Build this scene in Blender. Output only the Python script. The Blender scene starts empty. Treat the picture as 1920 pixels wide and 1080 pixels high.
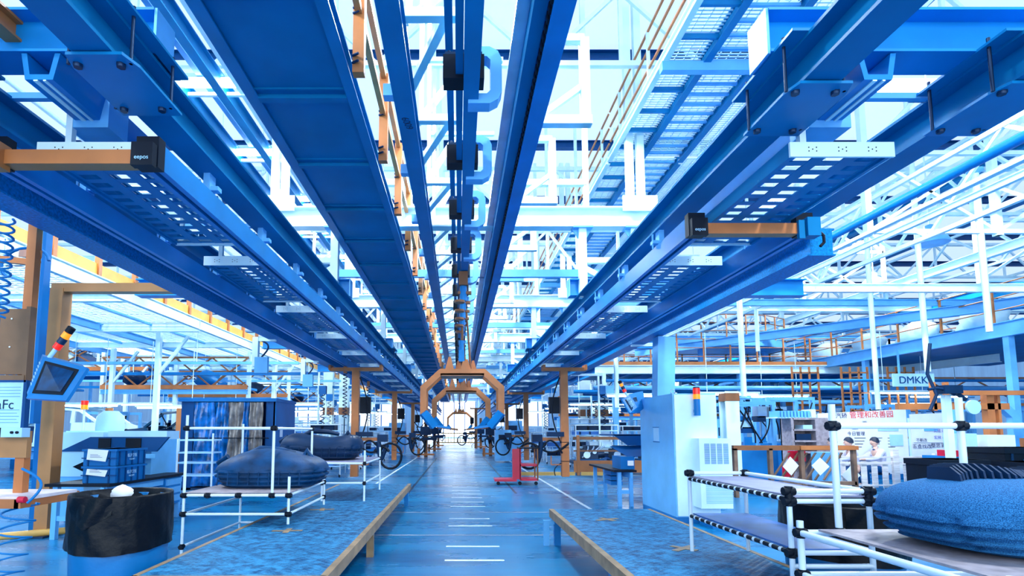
import bpy, math, random
from mathutils import Vector, Matrix, Euler
SC = bpy.context.scene
COL = SC.collection
R = math.radians
# ---------------------------------------------------------------- camera
F = 1000.0                      # focal length in pixels of a 1920 wide frame
EYE = 1.5
PITCH = math.atan(F / 11000.0)  # slight upward tilt
cam_d = bpy.data.cameras.new('camera'); cam = bpy.data.objects.new('camera', cam_d); COL.objects.link(cam)
cam.location = (0, 0, EYE); cam.rotation_euler = (R(90) + PITCH, 0, 0)
cam_d.sensor_width = 36; cam_d.lens = F / 1920 * 36
cam_d.shift_x = 100 / 1920; cam_d.shift_y = 177 / 1920
cam_d.clip_start = .05; cam_d.clip_end = 400
SC.camera = cam
# ---------------------------------------------------------------- light
W = bpy.data.worlds.new('world'); SC.world = W; W.use_nodes = True
W.node_tree.nodes['Background'].inputs[0].default_value = (.1, .62, 1, 1)
W.node_tree.nodes['Background'].inputs[1].default_value = .6
def area(name, loc, rot, sx, sy, power, col=(1, 1, 1)):
    d = bpy.data.lights.new(name, 'AREA'); d.shape = 'RECTANGLE'; d.size = sx; d.size_y = sy
    d.energy = power; d.color = col
    o = bpy.data.objects.new(name, d); COL.objects.link(o); o.location = loc; o.rotation_euler = rot
    return o
# fill light added behind the camera for front faces, and high bay spots
area('front_fill_light', (0, -9, 5), (R(90), 0, 0), 30, 9, 2300, (.9, .96, 1))
for i, (x, y) in enumerate([(-4.5, 2.5), (4.5, 2.5), (-9, 8), (9, 8), (0, 8.3), (0, 15.3), (-14, 18), (14, 18), (0, 22), (-14, 34), (14, 34), (0, 42), (-16, 54), (16, 54), (0, 66)]):  # the nearest pair is added to whiten the front faces of the beams
    d = bpy.data.lights.new('high_bay_fill_light', 'SPOT'); d.spot_size = R(168); d.spot_blend = .4; d.energy = 1300 + 60 * min(y, 45); d.shadow_soft_size = .5; d.color = (.84, .96, 1)
    o = bpy.data.objects.new('high_bay_fill_light', d); COL.objects.link(o); o.location = (x, y, 8.6)
SC.view_settings.view_transform = 'Standard'; SC.view_settings.look = 'None'
SC.view_settings.exposure = 0.5; SC.view_settings.gamma = 1.0
SC.view_settings.use_curve_mapping = False

# ---------------------------------------------------------------- helpers
def P(px, py, Y=None, Z=None, X=None):
    """point of the place seen at a pixel, at a given distance, height or sideways offset"""
    u = (px - 860) / F; v = (717 - py) / F
    d = Vector((u, math.cos(PITCH) - v * math.sin(PITCH), math.sin(PITCH) + v * math.cos(PITCH)))
    if Y is not None: k = Y / d.y
    elif Z is not None: k = (Z - EYE) / d.z
    else: k = X / d.x
    return Vector((0, 0, EYE)) + d * k
MATS = {}
def mat(name, col, rough=.5, metal=0, var=.12, scale=3., bump=0, bscale=60, spec=.5, emit=None, es=1, alpha=1, col2=None, aniso=None, trans=0):
    if name in MATS: return MATS[name]
    m = bpy.data.materials.new(name); m.use_nodes = True; nt = m.node_tree; b = nt.nodes['Principled BSDF']
    b.inputs['Base Color'].default_value = (*col, 1); b.inputs['Roughness'].default_value = rough
    b.inputs['Metallic'].default_value = metal; b.inputs['Specular IOR Level'].default_value = spec
    if var or col2:
        tc = nt.nodes.new('ShaderNodeTexCoord'); n = nt.nodes.new('ShaderNodeTexNoise'); n.inputs['Scale'].default_value = scale
        n.inputs['Detail'].default_value = 6; mp = nt.nodes.new('ShaderNodeMapping')
        if aniso: mp.inputs['Scale'].default_value = aniso
        nt.links.new(tc.outputs['Object'], mp.inputs[0]); nt.links.new(mp.outputs[0], n.inputs['Vector'])
        cr = nt.nodes.new('ShaderNodeValToRGB')
        cr.color_ramp.elements[0].position = .35; cr.color_ramp.elements[1].position = .65
        c2 = col2 or tuple(min(1, c * (1 + var)) for c in col); c1 = col if col2 else tuple(c * (1 - var) for c in col)
        cr.color_ramp.elements[0].color = (*c1, 1); cr.color_ramp.elements[1].color = (*c2, 1)
        nt.links.new(n.outputs['Fac'], cr.inputs[0]); nt.links.new(cr.outputs[0], b.inputs['Base Color'])
    if bump:
        n2 = nt.nodes.new('ShaderNodeTexNoise'); n2.inputs['Scale'].default_value = bscale; n2.inputs['Detail'].default_value = 4
        tc2 = nt.nodes.new('ShaderNodeTexCoord'); nt.links.new(tc2.outputs['Object'], n2.inputs['Vector'])
        bp = nt.nodes.new('ShaderNodeBump'); bp.inputs['Strength'].default_value = bump; bp.inputs['Distance'].default_value = .02
        nt.links.new(n2.outputs['Fac'], bp.inputs['Height']); nt.links.new(bp.outputs[0], b.inputs['Normal'])
    if emit: b.inputs['Emission Color'].default_value = (*emit, 1); b.inputs['Emission Strength'].default_value = es
    if alpha < 1: b.inputs['Alpha'].default_value = alpha
    MATS[name] = m; return m
NAVY = mat('navy steel paint', (.0, .175, .4), .5, spec=.15, var=.12, scale=1.2)
BLUE = mat('blue steel paint', (.0, .2, .46), .45, spec=.25, var=.1, scale=1.5)
MID = mat('mid blue paint', (.0, .22, .58), .42, spec=.3, var=.1, scale=2)
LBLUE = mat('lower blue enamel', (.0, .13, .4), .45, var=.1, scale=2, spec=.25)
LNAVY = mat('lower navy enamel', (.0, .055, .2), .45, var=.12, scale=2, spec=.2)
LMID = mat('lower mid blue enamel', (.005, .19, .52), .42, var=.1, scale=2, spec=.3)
SKY = mat('light blue paint', (.14, .48, .88), .4, spec=.4, var=.08)
WHITE = mat('white paint', (.74, .93, 1.0), .42, var=.05)
PALE = mat('pale enamel', (.42, .72, .98), .35, var=.06)
ORANGE = mat('orange steel paint', (.52, .165, .045), .42, var=.16, scale=2)
BROWN = mat('brown orange paint', (.26, .09, .03), .45, var=.15)
DARK = mat('dark blue black plastic', (.0, .02, .07), .5, spec=.25, var=.2)
INK = mat('black plastic', (.002, .006, .016), .5, spec=.2, var=.2)
RED = mat('red enamel', (.75, .01, .05), .3, var=.08)
STEEL = mat('bare steel', (.45, .6, .78), .28, metal=.85, var=.1)
DSTEEL = mat('dark steel', (.01, .035, .09), .4, metal=.5, var=.2)
WOOD = mat('pale pallet wood', (.75, .68, .66), .7, var=.2, scale=3, aniso=(1, 1, 8))
DWOOD = mat('brown wood', (.2, .11, .07), .6, var=.3, scale=4)
PAPER = mat('paper', (.85, .86, .93), .7, var=.04)
AMBER = mat('amber lens', (1, .33, .01), .25, var=0, emit=(1, .25, 0), es=.5)
REDLENS = mat('red lens', (.9, .02, .01), .25, var=0, emit=(1, .02, 0), es=.3)
TUBE = mat('lit tube', (1, 1, 1), .4, var=0, emit=(.85, .95, 1), es=14)
SKIN = mat('skin', (.75, .45, .36), .5, var=.05)
HAIR = mat('dark hair', (.01, .02, .05), .5, var=.2)

class MB:
    """collects shapes into one mesh"""
    def __init__(s): s.v = []; s.f = []; s.sm = []
    def add(s, vs, fs, smooth=False):
        n = len(s.v); s.v += [Vector(v) for v in vs]; s.f += [[i + n for i in f] for f in fs]; s.sm += [smooth] * len(fs); return s
    def box(s, x0, x1, y0, y1, z0, z1):
        return s.add([(x0, y0, z0), (x1, y0, z0), (x1, y1, z0), (x0, y1, z0), (x0, y0, z1), (x1, y0, z1), (x1, y1, z1), (x0, y1, z1)],
                     [(0, 3, 2, 1), (4, 5, 6, 7), (0, 1, 5, 4), (1, 2, 6, 5), (2, 3, 7, 6), (3, 0, 4, 7)])
    def cbox(s, c, sx, sy, sz): return s.box(c[0] - sx / 2, c[0] + sx / 2, c[1] - sy / 2, c[1] + sy / 2, c[2] - sz / 2, c[2] + sz / 2)
    def frame(s, p, q, up=(0, 0, 1)):
        d = (Vector(q) - Vector(p)).normalized(); u = Vector(up)
        if abs(d.dot(u)) > .97: u = Vector((0, 1, 0))
        a = d.cross(u).normalized(); b = a.cross(d).normalized(); return a, b
    def prof(s, p, q, pts, up=(0, 0, 1), smooth=False):
        """sweep a closed 2-D outline from p to q"""
        p = Vector(p); q = Vector(q); a, b = s.frame(p, q, up); n = len(pts)
        vs = [p + a * x + b * y for x, y in pts] + [q + a * x + b * y for x, y in pts]
        fs = [(i, (i + 1) % n, n + (i + 1) % n, n + i) for i in range(n)]
        s.add(vs, fs, smooth); s.add(vs, [tuple(range(n - 1, -1, -1)), tuple(range(n, 2 * n))]); return s
    def bar(s, p, q, w, h=None, up=(0, 0, 1)):
        h = h or w; w /= 2; h /= 2; return s.prof(p, q, [(-w, -h), (w, -h), (w, h), (-w, h)], up)
    def ibeam(s, p, q, w, h, t=.02, up=(0, 0, 1)):
        w /= 2; h /= 2; k = t / 2
        return s.prof(p, q, [(-w, -h), (w, -h), (w, -h + t), (k, -h + t), (k, h - t), (w, h - t), (w, h), (-w, h), (-w, h - t), (-k, h - t), (-k, -h + t), (-w, -h + t)], up)
    def tube(s, p, q, r, n=8): return s.prof(p, q, [(r * math.cos(2 * math.pi * i / n), r * math.sin(2 * math.pi * i / n)) for i in range(n)], smooth=True)
    def path(s, pts, r, n=7, up=None, closed=False):
        pts = [Vector(p) for p in pts]; N = len(pts); rings = []; prev = None
        for i, p in enumerate(pts):
            d = (pts[min(i + 1, N - 1)] - pts[max(i - 1, 0)]).normalized()
            if prev is None:
                u = Vector((0, 0, 1)) if abs(d.z) < .9 else Vector((0, 1, 0)); a = d.cross(u).normalized()
            else: a = (prev - d * prev.dot(d)).normalized()
            b = d.cross(a); prev = a; rr = r[i] if isinstance(r, (list, tuple)) else r
            rings.append([p + a * rr * math.cos(2 * math.pi * k / n) + b * rr * math.sin(2 * math.pi * k / n) for k in range(n)])
        vs = [v for g in rings for v in g]; fs = []
        for i in range(N - 1):
            for k in range(n): fs.append((i * n + k, i * n + (k + 1) % n, (i + 1) * n + (k + 1) % n, (i + 1) * n + k))
        s.add(vs, fs, True); s.add(vs, [tuple(range(n - 1, -1, -1)), tuple(range((N - 1) * n, N * n))]); return s
    def lathe(s, c, rz, n=24, sy=1., close=True):
        vs = []; fs = []; c = Vector(c)
        for r, z in rz:
            for k in range(n): a = 2 * math.pi * k / n; vs.append(c + Vector((r * math.cos(a), r * sy * math.sin(a), z)))
        for i in range(len(rz) - 1):
            for k in range(n): fs.append((i * n + k, i * n + (k + 1) % n, (i + 1) * n + (k + 1) % n, (i + 1) * n + k))
        s.add(vs, fs, True)
        if close: s.add(vs, [tuple(range(n - 1, -1, -1)), tuple(range((len(rz) - 1) * n, len(rz) * n))])
        return s
    def grid(s, fn, nu, nv, smooth=True):
        vs = [fn(i / nu, j / nv) for j in range(nv + 1) for i in range(nu + 1)]; k = nu + 1
        return s.add(vs, [(j * k + i, j * k + i + 1, (j + 1) * k + i + 1, (j + 1) * k + i) for j in range(nv) for i in range(nu)], smooth)
    def plate(s, pts, n, t):
        """polygon given thickness t along n"""
        n = Vector(n).normalized() * t; k = len(pts); vs = [Vector(p) for p in pts] + [Vector(p) + n for p in pts]
        return s.add(vs, [tuple(range(k - 1, -1, -1)), tuple(range(k, 2 * k))] + [(i, (i + 1) % k, k + (i + 1) % k, k + i) for i in range(k)])
    def build(s, name, m, off=(0, 0, 0)):
        me = bpy.data.meshes.new(name); off = Vector(off)
        me.from_pydata([v - off for v in s.v], [], s.f); me.polygons.foreach_set('use_smooth', s.sm); me.materials.append(m); me.update()
        o = bpy.data.objects.new(name, me); COL.objects.link(o); return o
ORG = {}
USED = {}
def tag(o, label=None, cat=None, group=None, kind=None):
    if label:
        o['label'] = label
    if cat: o['category'] = cat
    if group: o['group'] = group
    if kind: o['kind'] = kind
    return o
def thing(name, label, cat, loc=(0, 0, 0), group=None, rz=0, kind=None):
    o = bpy.data.objects.new(name, None); COL.objects.link(o); o.location = loc; o.rotation_euler = (0, 0, rz); o.empty_display_size = .1
    ORG[o.name] = Vector(loc) if not rz else Vector((0, 0, 0)); return tag(o, label, cat, group, kind)
def part(mb, name, m, parent, label=None, kind=None):
    """a mesh child; its shapes were given in world coordinates (local ones for a turned thing)"""
    off = ORG[parent.name]; o = mb.build(name, m, off); o.parent = parent; ORG[o.name] = off
    if label: o['label'] = label
    if kind: o['kind'] = kind
    return o
def single(mb, name, m, label, cat, group=None, kind=None):
    xs = [v.x for v in mb.v]; ys = [v.y for v in mb.v]; zs = [v.z for v in mb.v]
    c = Vector(((min(xs) + max(xs)) / 2, (min(ys) + max(ys)) / 2, min(zs)))
    o = mb.build(name, m, c); o.location = c; ORG[o.name] = c; return tag(o, label, cat, group, kind)
KIDS = {}
def copy(o, d=(0, 0, 0), label=None, parent=None, rz=None):
    c = o.copy(); COL.objects.link(c)
    if parent is None:
        c.location = o.location + Vector(d); c['label'] = label or o['label']
        if rz is not None: c.rotation_euler = (0, 0, rz)
    else: c.parent = parent
    for k in list(o.children): copy(k, parent=c)
    return c
def struct(mb, name, m, kind='structure'): o = mb.build(name, m); o['kind'] = kind; return o
def text(s, size, loc, rot, m, parent, name='lettering', align='CENTER', ext=.001):
    cu = bpy.data.curves.new(name, 'FONT'); cu.body = s; cu.size = size; cu.align_x = align; cu.align_y = 'CENTER'; cu.extrude = ext
    cu.materials.append(m); o = bpy.data.objects.new(name, cu); COL.objects.link(o); o.parent = parent
    me = bpy.data.meshes.new_from_object(o); me.name = name; bpy.data.objects.remove(o); bpy.data.curves.remove(cu)
    o = bpy.data.objects.new(name, me); COL.objects.link(o); o.parent = parent
    if not me.materials: me.materials.append(m)
    o.location = Vector(loc) - ORG[parent.name]; o.rotation_euler = rot; ORG[o.name] = ORG[parent.name]; return o
ORD = 'first second third fourth fifth sixth seventh eighth ninth tenth eleventh twelfth thirteenth fourteenth fifteenth sixteenth seventeenth eighteenth nineteenth twentieth'.split()
def nth(i):
    if i < 20: return ORD[i]
    t = {2: 'twenty', 3: 'thirty', 4: 'forty', 5: 'fifty', 6: 'sixty', 7: 'seventy'}[(i + 1) // 10]
    r = (i + 1) % 10
    return (t[:-1] + 'ieth') if r == 0 else t + '-' + ORD[r - 1]
E = EYE
# ================================================================ the hall
def floor_mat():
    m = bpy.data.materials.new('painted concrete'); m.use_nodes = True; nt = m.node_tree; b = nt.nodes['Principled BSDF']
    tc = nt.nodes.new('ShaderNodeTexCoord'); mp = nt.nodes.new('ShaderNodeMapping'); mp.inputs['Scale'].default_value = (.35, 1.2, 1)
    n = nt.nodes.new('ShaderNodeTexNoise'); n.inputs['Scale'].default_value = 1.1; n.inputs['Detail'].default_value = 8; n.inputs['Roughness'].default_value = .62
    cr = nt.nodes.new('ShaderNodeValToRGB'); e = cr.color_ramp.elements
    e[0].position = .3; e[0].color = (.0, .1, .28, 1); e[1].position = .72; e[1].color = (.0, .24, .5, 1)
    nt.links.new(tc.outputs['Object'], mp.inputs[0]); nt.links.new(mp.outputs[0], n.inputs['Vector']); nt.links.new(n.outputs['Fac'], cr.inputs[0]); nt.links.new(cr.outputs[0], b.inputs['Base Color'])
    r = nt.nodes.new('ShaderNodeMapRange'); r.inputs[3].default_value = .2; r.inputs[4].default_value = .36
    nt.links.new(n.outputs['Fac'], r.inputs[0]); nt.links.new(r.outputs[0], b.inputs['Roughness']); b.inputs['Specular IOR Level'].default_value = .5
    n2 = nt.nodes.new('ShaderNodeTexNoise'); n2.inputs['Scale'].default_value = 2.5; nt.links.new(mp.outputs[0], n2.inputs['Vector'])
    bp = nt.nodes.new('ShaderNodeBump'); bp.inputs['Strength'].default_value = .12; bp.inputs['Distance'].default_value = .05
    nt.links.new(n2.outputs['Fac'], bp.inputs['Height']); nt.links.new(bp.outputs[0], b.inputs['Normal'])
    return m
struct(MB().box(-48, 48, -10, 112, -.3, 0), 'floor', floor_mat())
ROOF = 10.6
roof_m = mat('glowing roof sheet', (.2, .32, .5), .6, var=0, emit=(.66, .82, 1), es=.68)  # emission over the whole sheet makes the roof look lit
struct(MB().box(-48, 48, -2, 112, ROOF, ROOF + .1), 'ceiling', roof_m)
wall_m = mat('pale wall cladding', (.5, .74, .95), .6, var=.1, scale=2, aniso=(1, 1, .1))
struct(MB().box(-48, 48, 110, 110.3, 0, ROOF), 'wall_back', wall_m)
struct(MB().box(-48.3, -48, -10, 110, 0, ROOF), 'wall_left', wall_m)
struct(MB().box(48, 48.3, -10, 110, 0, ROOF), 'wall_right', wall_m)
win_m = mat('daylit window', (.8, .9, 1), .3, var=0, emit=(.8, .92, 1), es=1.1)
for i in range(5):
    x = -30 + i * 15 - 2
    w = struct(MB().box(x - 5.5, x + 5.5, 109.8, 109.95, 2.5 if i != 2 else .3, 7.5), 'window_%d' % (i + 1), win_m if i != 2 else mat('open daylit door', (.8, .9, 1), .3, var=0, emit=(.9, .97, 1), es=3.2))
    fr = MB()
    for k in range(6): fr.box(x - 5.6 + k * 2.2, x - 5.4 + k * 2.2, 109.7, 109.8, .3 if i == 2 else 2.5, 7.5)
    fo = fr.build('window_frame', MID); fo.parent = w; fo['kind'] = 'structure'
# painted tick marks down the aisle, and lane lines
paint = mat('white floor paint', (.8, .9, 1), .4, var=.1, scale=20)
ticks = [5.62, 6.36, 7.11, 8.62, 9.32, 10.8, 11.45, 12.2, 12.9] + [13.6 + .74 * k for k in range(9)]
for i, y in enumerate(ticks):
    single(MB().box(-.163, .53, y - .028, y + .028, .001, .004), 'floor_tick_mark', paint,
           'white tick line painted across the aisle floor, %s one from the near end' % nth(i), 'floor marking', 'tick lines painted down the aisle')
single(MB().box(-2.39, -2.32, 9, 60, .001, .004), 'lane_line', paint, 'white lane line along the left edge of the aisle', 'floor marking')
single(MB().box(2.5, 2.57, 7, 60, .001, .004), 'lane_line', paint, 'white lane line along the right edge of the aisle', 'floor marking')
seam = mat('floor seam', (.28, .3, .36), .6, var=.2)
single(MB().box(-2.3, 2.3, 10.02, 10.06, .001, .003), 'floor_joint', seam, 'pale cross joint in the aisle floor, the farther of two', 'floor joint')
single(MB().box(-2.3, 2.3, 7.85, 7.89, .001, .003), 'floor_joint', seam, 'reddish cross joint in the aisle floor beside the platform ends', 'floor joint')
for x, l in ((-1.25, 'left'), (1.35, 'right')):
    single(MB().box(x, x + .06, 13, 30, .001, .003), 'floor_groove', DSTEEL, 'dark guide groove running down the far aisle, %s one' % l, 'floor groove')
# roof purlins and trusses
g = 'dark purlins under the roof sheets'
pu = single(MB().ibeam((-48, 8.1, ROOF - .12), (48, 8.1, ROOF - .12), .2, .24), 'roof_purlin', LNAVY, 'dark blue purlin across under the pale roof, nearest of the row', 'purlin', g)
for i in range(1, 25): copy(pu, (0, 4 * i, 0), 'dark blue purlin across under the pale roof, %s one from the camera' % nth(i))
def truss(y, x0, x1, z0, z1, m=WHITE, n=12, r=.05):
    b = (MB().bar((x0, y, z0), (x1, y, z0), .1), MB().bar((x0, y, z1), (x1, y, z1), .12)); web = MB()
    for i in range(n):
        a = x0 + (x1 - x0) * i / n; c = x0 + (x1 - x0) * (i + .5) / n; d = x0 + (x1 - x0) * (i + 1) / n
        web.bar((a, y, z1), (c, y, z0), r); web.bar((c, y, z0), (d, y, z1), r); web.bar((a, y, z0), (a, y, z1), r)
    return b, web
g = 'white roof trusses spanning the hall'
T0 = thing('roof_truss', 'white tubular truss across the hall below the roof, nearest one', 'truss', (0, 9.5, 8.3), g)
b, w = truss(9.5, -40, 40, 8.4, 9.9, n=26, r=.07); part(b[0], 'lower_chord', WHITE, T0); part(b[1], 'upper_chord', WHITE, T0); part(w, 'web', WHITE, T0)
for i in range(1, 13): copy(T0, (0, 7 * i, 0), 'white tubular truss across the hall below the roof, %s from the camera' % nth(i))
def ltruss(x, z0, z1, y0=6, y1=100):
    T = thing('long_truss', '', 'truss', (x, y0, z0)); part(MB().bar((x, y0, z0), (x, y1, z0), .09), 'lower_chord', WHITE, T); part(MB().bar((x, y0, z1), (x, y1, z1), .09), 'upper_chord', WHITE, T)
    w = MB(); n = int((y1 - y0) / 3.5)
    for i in range(n):
        a = y0 + i * 3.5; w.bar((x, a, z1), (x, a + 1.75, z0), .06); w.bar((x, a + 1.75, z0), (x, a + 3.5, z1), .06)
    part(w, 'web', WHITE, T); return T
for x, z, lab in ((10.2, 5.7, 'white lengthwise truss low over the right mezzanine, nearest the aisle'), (12.4, 6.6, 'white lengthwise truss over the right mezzanine, second from the aisle'), (-20, 8.2, 'white lengthwise roof truss over the left mezzanine deck'), (14, 8, 'white lengthwise roof truss over the upper right of the hall, inner one'),
               (19, 7.4, 'white lengthwise roof truss over the right conveyors, middle one'), (25, 7, 'white lengthwise roof truss over the right conveyors, outer one'), (-8, 8.4, 'white lengthwise roof truss left of the aisle')):
    t = ltruss(x, z, z + 1.5); t['label'] = lab
# ================================================================ centre line
CZ = E + 3.8
c = thing('conveyor_guard_pan', 'long navy blue guard pan of ribbed sheet steel over the aisle, left of centre', 'guard pan', (-1.8, 2, CZ))
part(MB().box(-2.36, -1.22, 1, 72, CZ + .04, CZ + .05), 'pan_sheet', NAVY, c)
part(MB().ibeam((-2.36, 1, CZ + .1), (-2.36, 72, CZ + .1), .14, .2), 'side_channel', BLUE, c)
part(MB().ibeam((-1.22, 1, CZ + .1), (-1.22, 72, CZ + .1), .12, .2), 'side_channel', BLUE, c)
for i in range(42):
    y = 4.22 + 1.56 * i; part(MB().box(-2.3, -1.28, y, y + .09, CZ - .01, CZ + .04).box(-2.3, -1.28, y - .12, y - .1, CZ + .02, CZ + .04), 'rib', NAVY, c)
gr = thing('guard_rail', 'orange guard rail standing along the right edge of the navy guard pan', 'guard rail', (-1.06, 2, CZ))
part(MB().bar((-1.06, 1, CZ + 1.2), (-1.06, 70, CZ + 1.2), .07), 'top_rail', ORANGE, gr)
part(MB().bar((-1.06, 1, CZ + .65), (-1.06, 70, CZ + .65), .07), 'middle_rail', ORANGE, gr)
for i in range(35):
    y = 3.5 + 1.84 * i; p = part(MB().box(-1.12, -1.0, y - .05, y + .05, CZ - .04, CZ + 1.25), 'post', ORANGE, gr)
    if i < 12:
        bo = MB()
        for z in (CZ + .06, CZ + .14, CZ + .62, CZ + .68):
            bo.tube((-1.12, y - .05, z), (-1.05, y - .09, z), .014, 6)
        part(bo, 'bolt', DSTEEL, p)
b1 = thing('conveyor_beam', 'blue I-beam along the aisle, close right of the orange guard rail', 'beam', (-.64, 1, CZ))
part(MB().ibeam((-.64, .8, CZ + .15), (-.64, 72, CZ + .15), .22, .3), 'flanged_beam', BLUE, b1)
for i in range(30):
    y = 3.9 + 1.84 * i; part(MB().box(-.86, -.74, y, y + .12, CZ - .0, CZ + .14), 'clamp', SKY, b1)
b2 = thing('conveyor_beam', 'bright blue I-beam along the aisle, right of the central hook track', 'beam', (.94, 1, CZ))
part(MB().ibeam((.95, .8, CZ + .15), (.95, 72, CZ + .15), .2, .3), 'flanged_beam', MID, b2)
text('6009', .13, (-.64, 6.3, CZ - .002), (R(180), 0, R(80)), DSTEEL, b1)
part(MB().box(.69, .82, .8, 70, CZ + .1, CZ + .32), 'chain_guide', NAVY, b2)
part(MB().box(.56, .69, .8, 70, CZ + .3, CZ + .34), 'guide_lip', STEEL, b2)
ch = MB()
for i in range(330):
    y = 2 + i * .12; ch.box(.825, .85, y, y + .07, CZ + .02, CZ + .1)
part(ch, 'chain', INK, b2)
tr = thing('hook_track', 'blue twin flange overhead track down the middle of the aisle, hooks hanging along it', 'overhead track', (.1, 1, CZ - .2))
part(MB().box(.05, .21, .8, 72, CZ - .3, CZ - .27).box(.1, .14, .8, 72, CZ - .27, CZ + .1), 'running_flange', BLUE, tr)
part(MB().box(-.03, .045, .8, 72, CZ - .2, CZ - .05), 'side_flange', NAVY, tr)
part(MB().box(-.14, -.06, .8, 72, CZ + .2, CZ + .24), 'upper_flange', NAVY, tr)
g = 'pale steel C hooks hanging on the central track'
H = thing('c_hook', 'pale blue steel C hook on the central track, nearest the camera', 'hook', (.2, 5.4, CZ - .3), g)
x0, z0, z1 = .1, CZ - .34, CZ + .3
pts = [(x0, z1), (.33, z1), (.42, z1 - .05), (.46, z1 - .14), (.46, z0 + .14), (.42, z0 + .05), (.33, z0), (x0, z0)]
inn = [(x0, z1 - .11), (.3, z1 - .11), (.34, z1 - .15), (.34, z0 + .15), (.3, z0 + .11), (x0, z0 + .11)]
mb = MB(); outer = [(x, z) for x, z in pts]
def ring(mb, A, B, y, t):
    n = len(A); vs = [(x, y, z) for x, z in A] + [(x, y, z) for x, z in B] + [(x, y + t, z) for x, z in A] + [(x, y + t, z) for x, z in B]
    fs = []
    for i in range(n - 1): fs += [(i, n + i, n + i + 1, i + 1), (2 * n + i, 2 * n + i + 1, 3 * n + i + 1, 3 * n + i), (i, i + 1, 2 * n + i + 1, 2 * n + i), (n + i, 3 * n + i, 3 * n + i + 1, n + i + 1)]
    fs += [(0, 2 * n, 3 * n, n), (n - 1, 2 * n - 1, 4 * n - 1, 3 * n - 1)]
    mb.add(vs, fs)
inn8 = [inn[0], inn[1], inn[2], inn[2], inn[3], inn[3], inn[4], inn[5]]
ring(mb, pts, inn8, 5.36, .16); part(mb, 'hook', SKY, H)
part(MB().box(-.16, .26, 5.1, 5.3, CZ - .24, CZ + .02), 'clamp_block', INK, H)
part(MB().box(-.14, .24, 5.12, 5.28, CZ + .02, CZ + .06).tube((-.1, 5.2, CZ), (-.1, 5.2, CZ + .12), .02, 6).tube((.2, 5.2, CZ), (.2, 5.2, CZ + .12), .02, 6), 'clamp_bolt', DSTEEL, H)
for i in range(1, 26): copy(H, (0, 1.72 * i, 0), 'pale blue steel C hook on the central track, %s one from the camera' % nth(i))
# side brackets and zigzag bracing around the centre line
g = 'white box brackets holding the right conveyor beam'
B = thing('beam_bracket', 'white box bracket beside the right conveyor beam, nearest the camera', 'bracket', (1.4, 4.3, CZ), g)
part(MB().bar((.9, 4.3, CZ + .33), (1.78, 4.3, CZ + .33), .12, .12), 'arm', WHITE, B)
part(MB().bar((1.7, 4.3, CZ + .27), (1.7, 4.3, CZ + 1.5), .12, .12), 'upright', WHITE, B)
part(MB().bar((1.1, 4.3, CZ + .4), (1.7, 4.3, CZ + .85), .08), 'brace', WHITE, B)
part(MB().bar((1.04, 4.3, CZ + .33), (1.04, 4.3, CZ + .7), .1).bar((1.7, 4.3, CZ + 1.5), (1.0, 4.3, CZ + 1.5), .1), 'top_bar', WHITE, B)
for i in range(1, 18): copy(B, (0, 2.5 * i, 0), 'white box bracket beside the right conveyor beam, %s one from the camera' % nth(i))
g = 'white zigzag brace frames left of the central track'
B = thing('brace_frame', 'white zigzag brace frame left of the central track, nearest the camera', 'brace frame', (-.3, 5, CZ), g)
part(MB().bar((-.62, 5, CZ + .36), (.0, 5, CZ + .36), .1), 'cross_bar', WHITE, B)
part(MB().bar((-.56, 5.1, CZ + .36), (-.1, 6.4, CZ + 1.9), .08), 'diagonal_brace', WHITE, B)
part(MB().bar((-.12, 5, CZ + .36), (-.6, 6.2, CZ + .36), .09), 'plan_brace', WHITE, B)
part(MB().bar((-.5, 5, CZ + .36), (-.5, 5, ROOF), .06).bar((-.5, 5, CZ + 1.2), (.6, 5, CZ + 1.2), .06), 'hanger', WHITE, B)
for i in range(1, 24): copy(B, (0, 1.8 * i, 0), 'white zigzag brace frame left of the central track, %s one from the camera' % nth(i))
# gantry beams across the aisle
g = 'white cross gantries carrying the conveyors'
G0 = thing('cross_gantry', 'white cross gantry beam over the aisle with twin roof posts, nearest one', 'gantry', (0, 10.5, E + 4.1), g)
zb = E + 4.1
part(MB().ibeam((-4.0, 10.5, zb + .2), (4.2, 10.5, zb + .2), .26, .42, .03), 'main_beam', WHITE, G0)
for x in (-3.55, -3.75, 3.5, 3.72):
    part(MB().bar((x, 10.5, zb + .42), (x, 10.5, ROOF), .14), 'roof_post', WHITE, G0)
for xg in (3.3, -4.0): part(MB().box(xg, xg + .7, 10.34, 10.36, zb + .3, zb + .62), 'gusset_plate', WHITE, G0)
for x in (-3.55, -2.5, 2.5, 3.55):
    part(MB().bar((x, 10.5, zb - 1.45), (x, 10.5, zb), .15), 'drop_post', WHITE, G0)
    part(MB().box(x - .2, x + .2, 10.36, 10.64, zb - .03, zb + .0).plate([(x - .2, 10.5, zb - .03), (x + .2, 10.5, zb - .03), (x + .08, 10.5, zb - .22), (x - .08, 10.5, zb - .22)], (0, 1, 0), .02), 'gusset', SKY, G0)
for s in (-1, 1):
    part(MB().bar((s * 2.5, 10.5, zb - .68), (s * 3.55, 10.5, zb - .68), .11), 'rung', WHITE, G0)
    part(MB().bar((s * 2.55, 10.5, zb - .85), (s * 3.5, 10.5, zb - 1.38), .11), 'diagonal_brace', WHITE, G0)
    part(MB().bar((s * 1.15, 10.5, zb), (s * 1.15, 10.5, zb + .95), .12).bar((s * 1.15, 10.5, zb + .95), (s * 2.6, 10.5, zb + .95), .12).bar((s * 2.6, 10.5, zb + .4), (s * 2.6, 10.5, ROOF), .1), 'upper_frame', WHITE, G0)
for i in range(1, 9): copy(G0, (0, 7 * i, 0), 'white cross gantry beam over the aisle with roof posts, %s from the camera' % nth(i))
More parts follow.
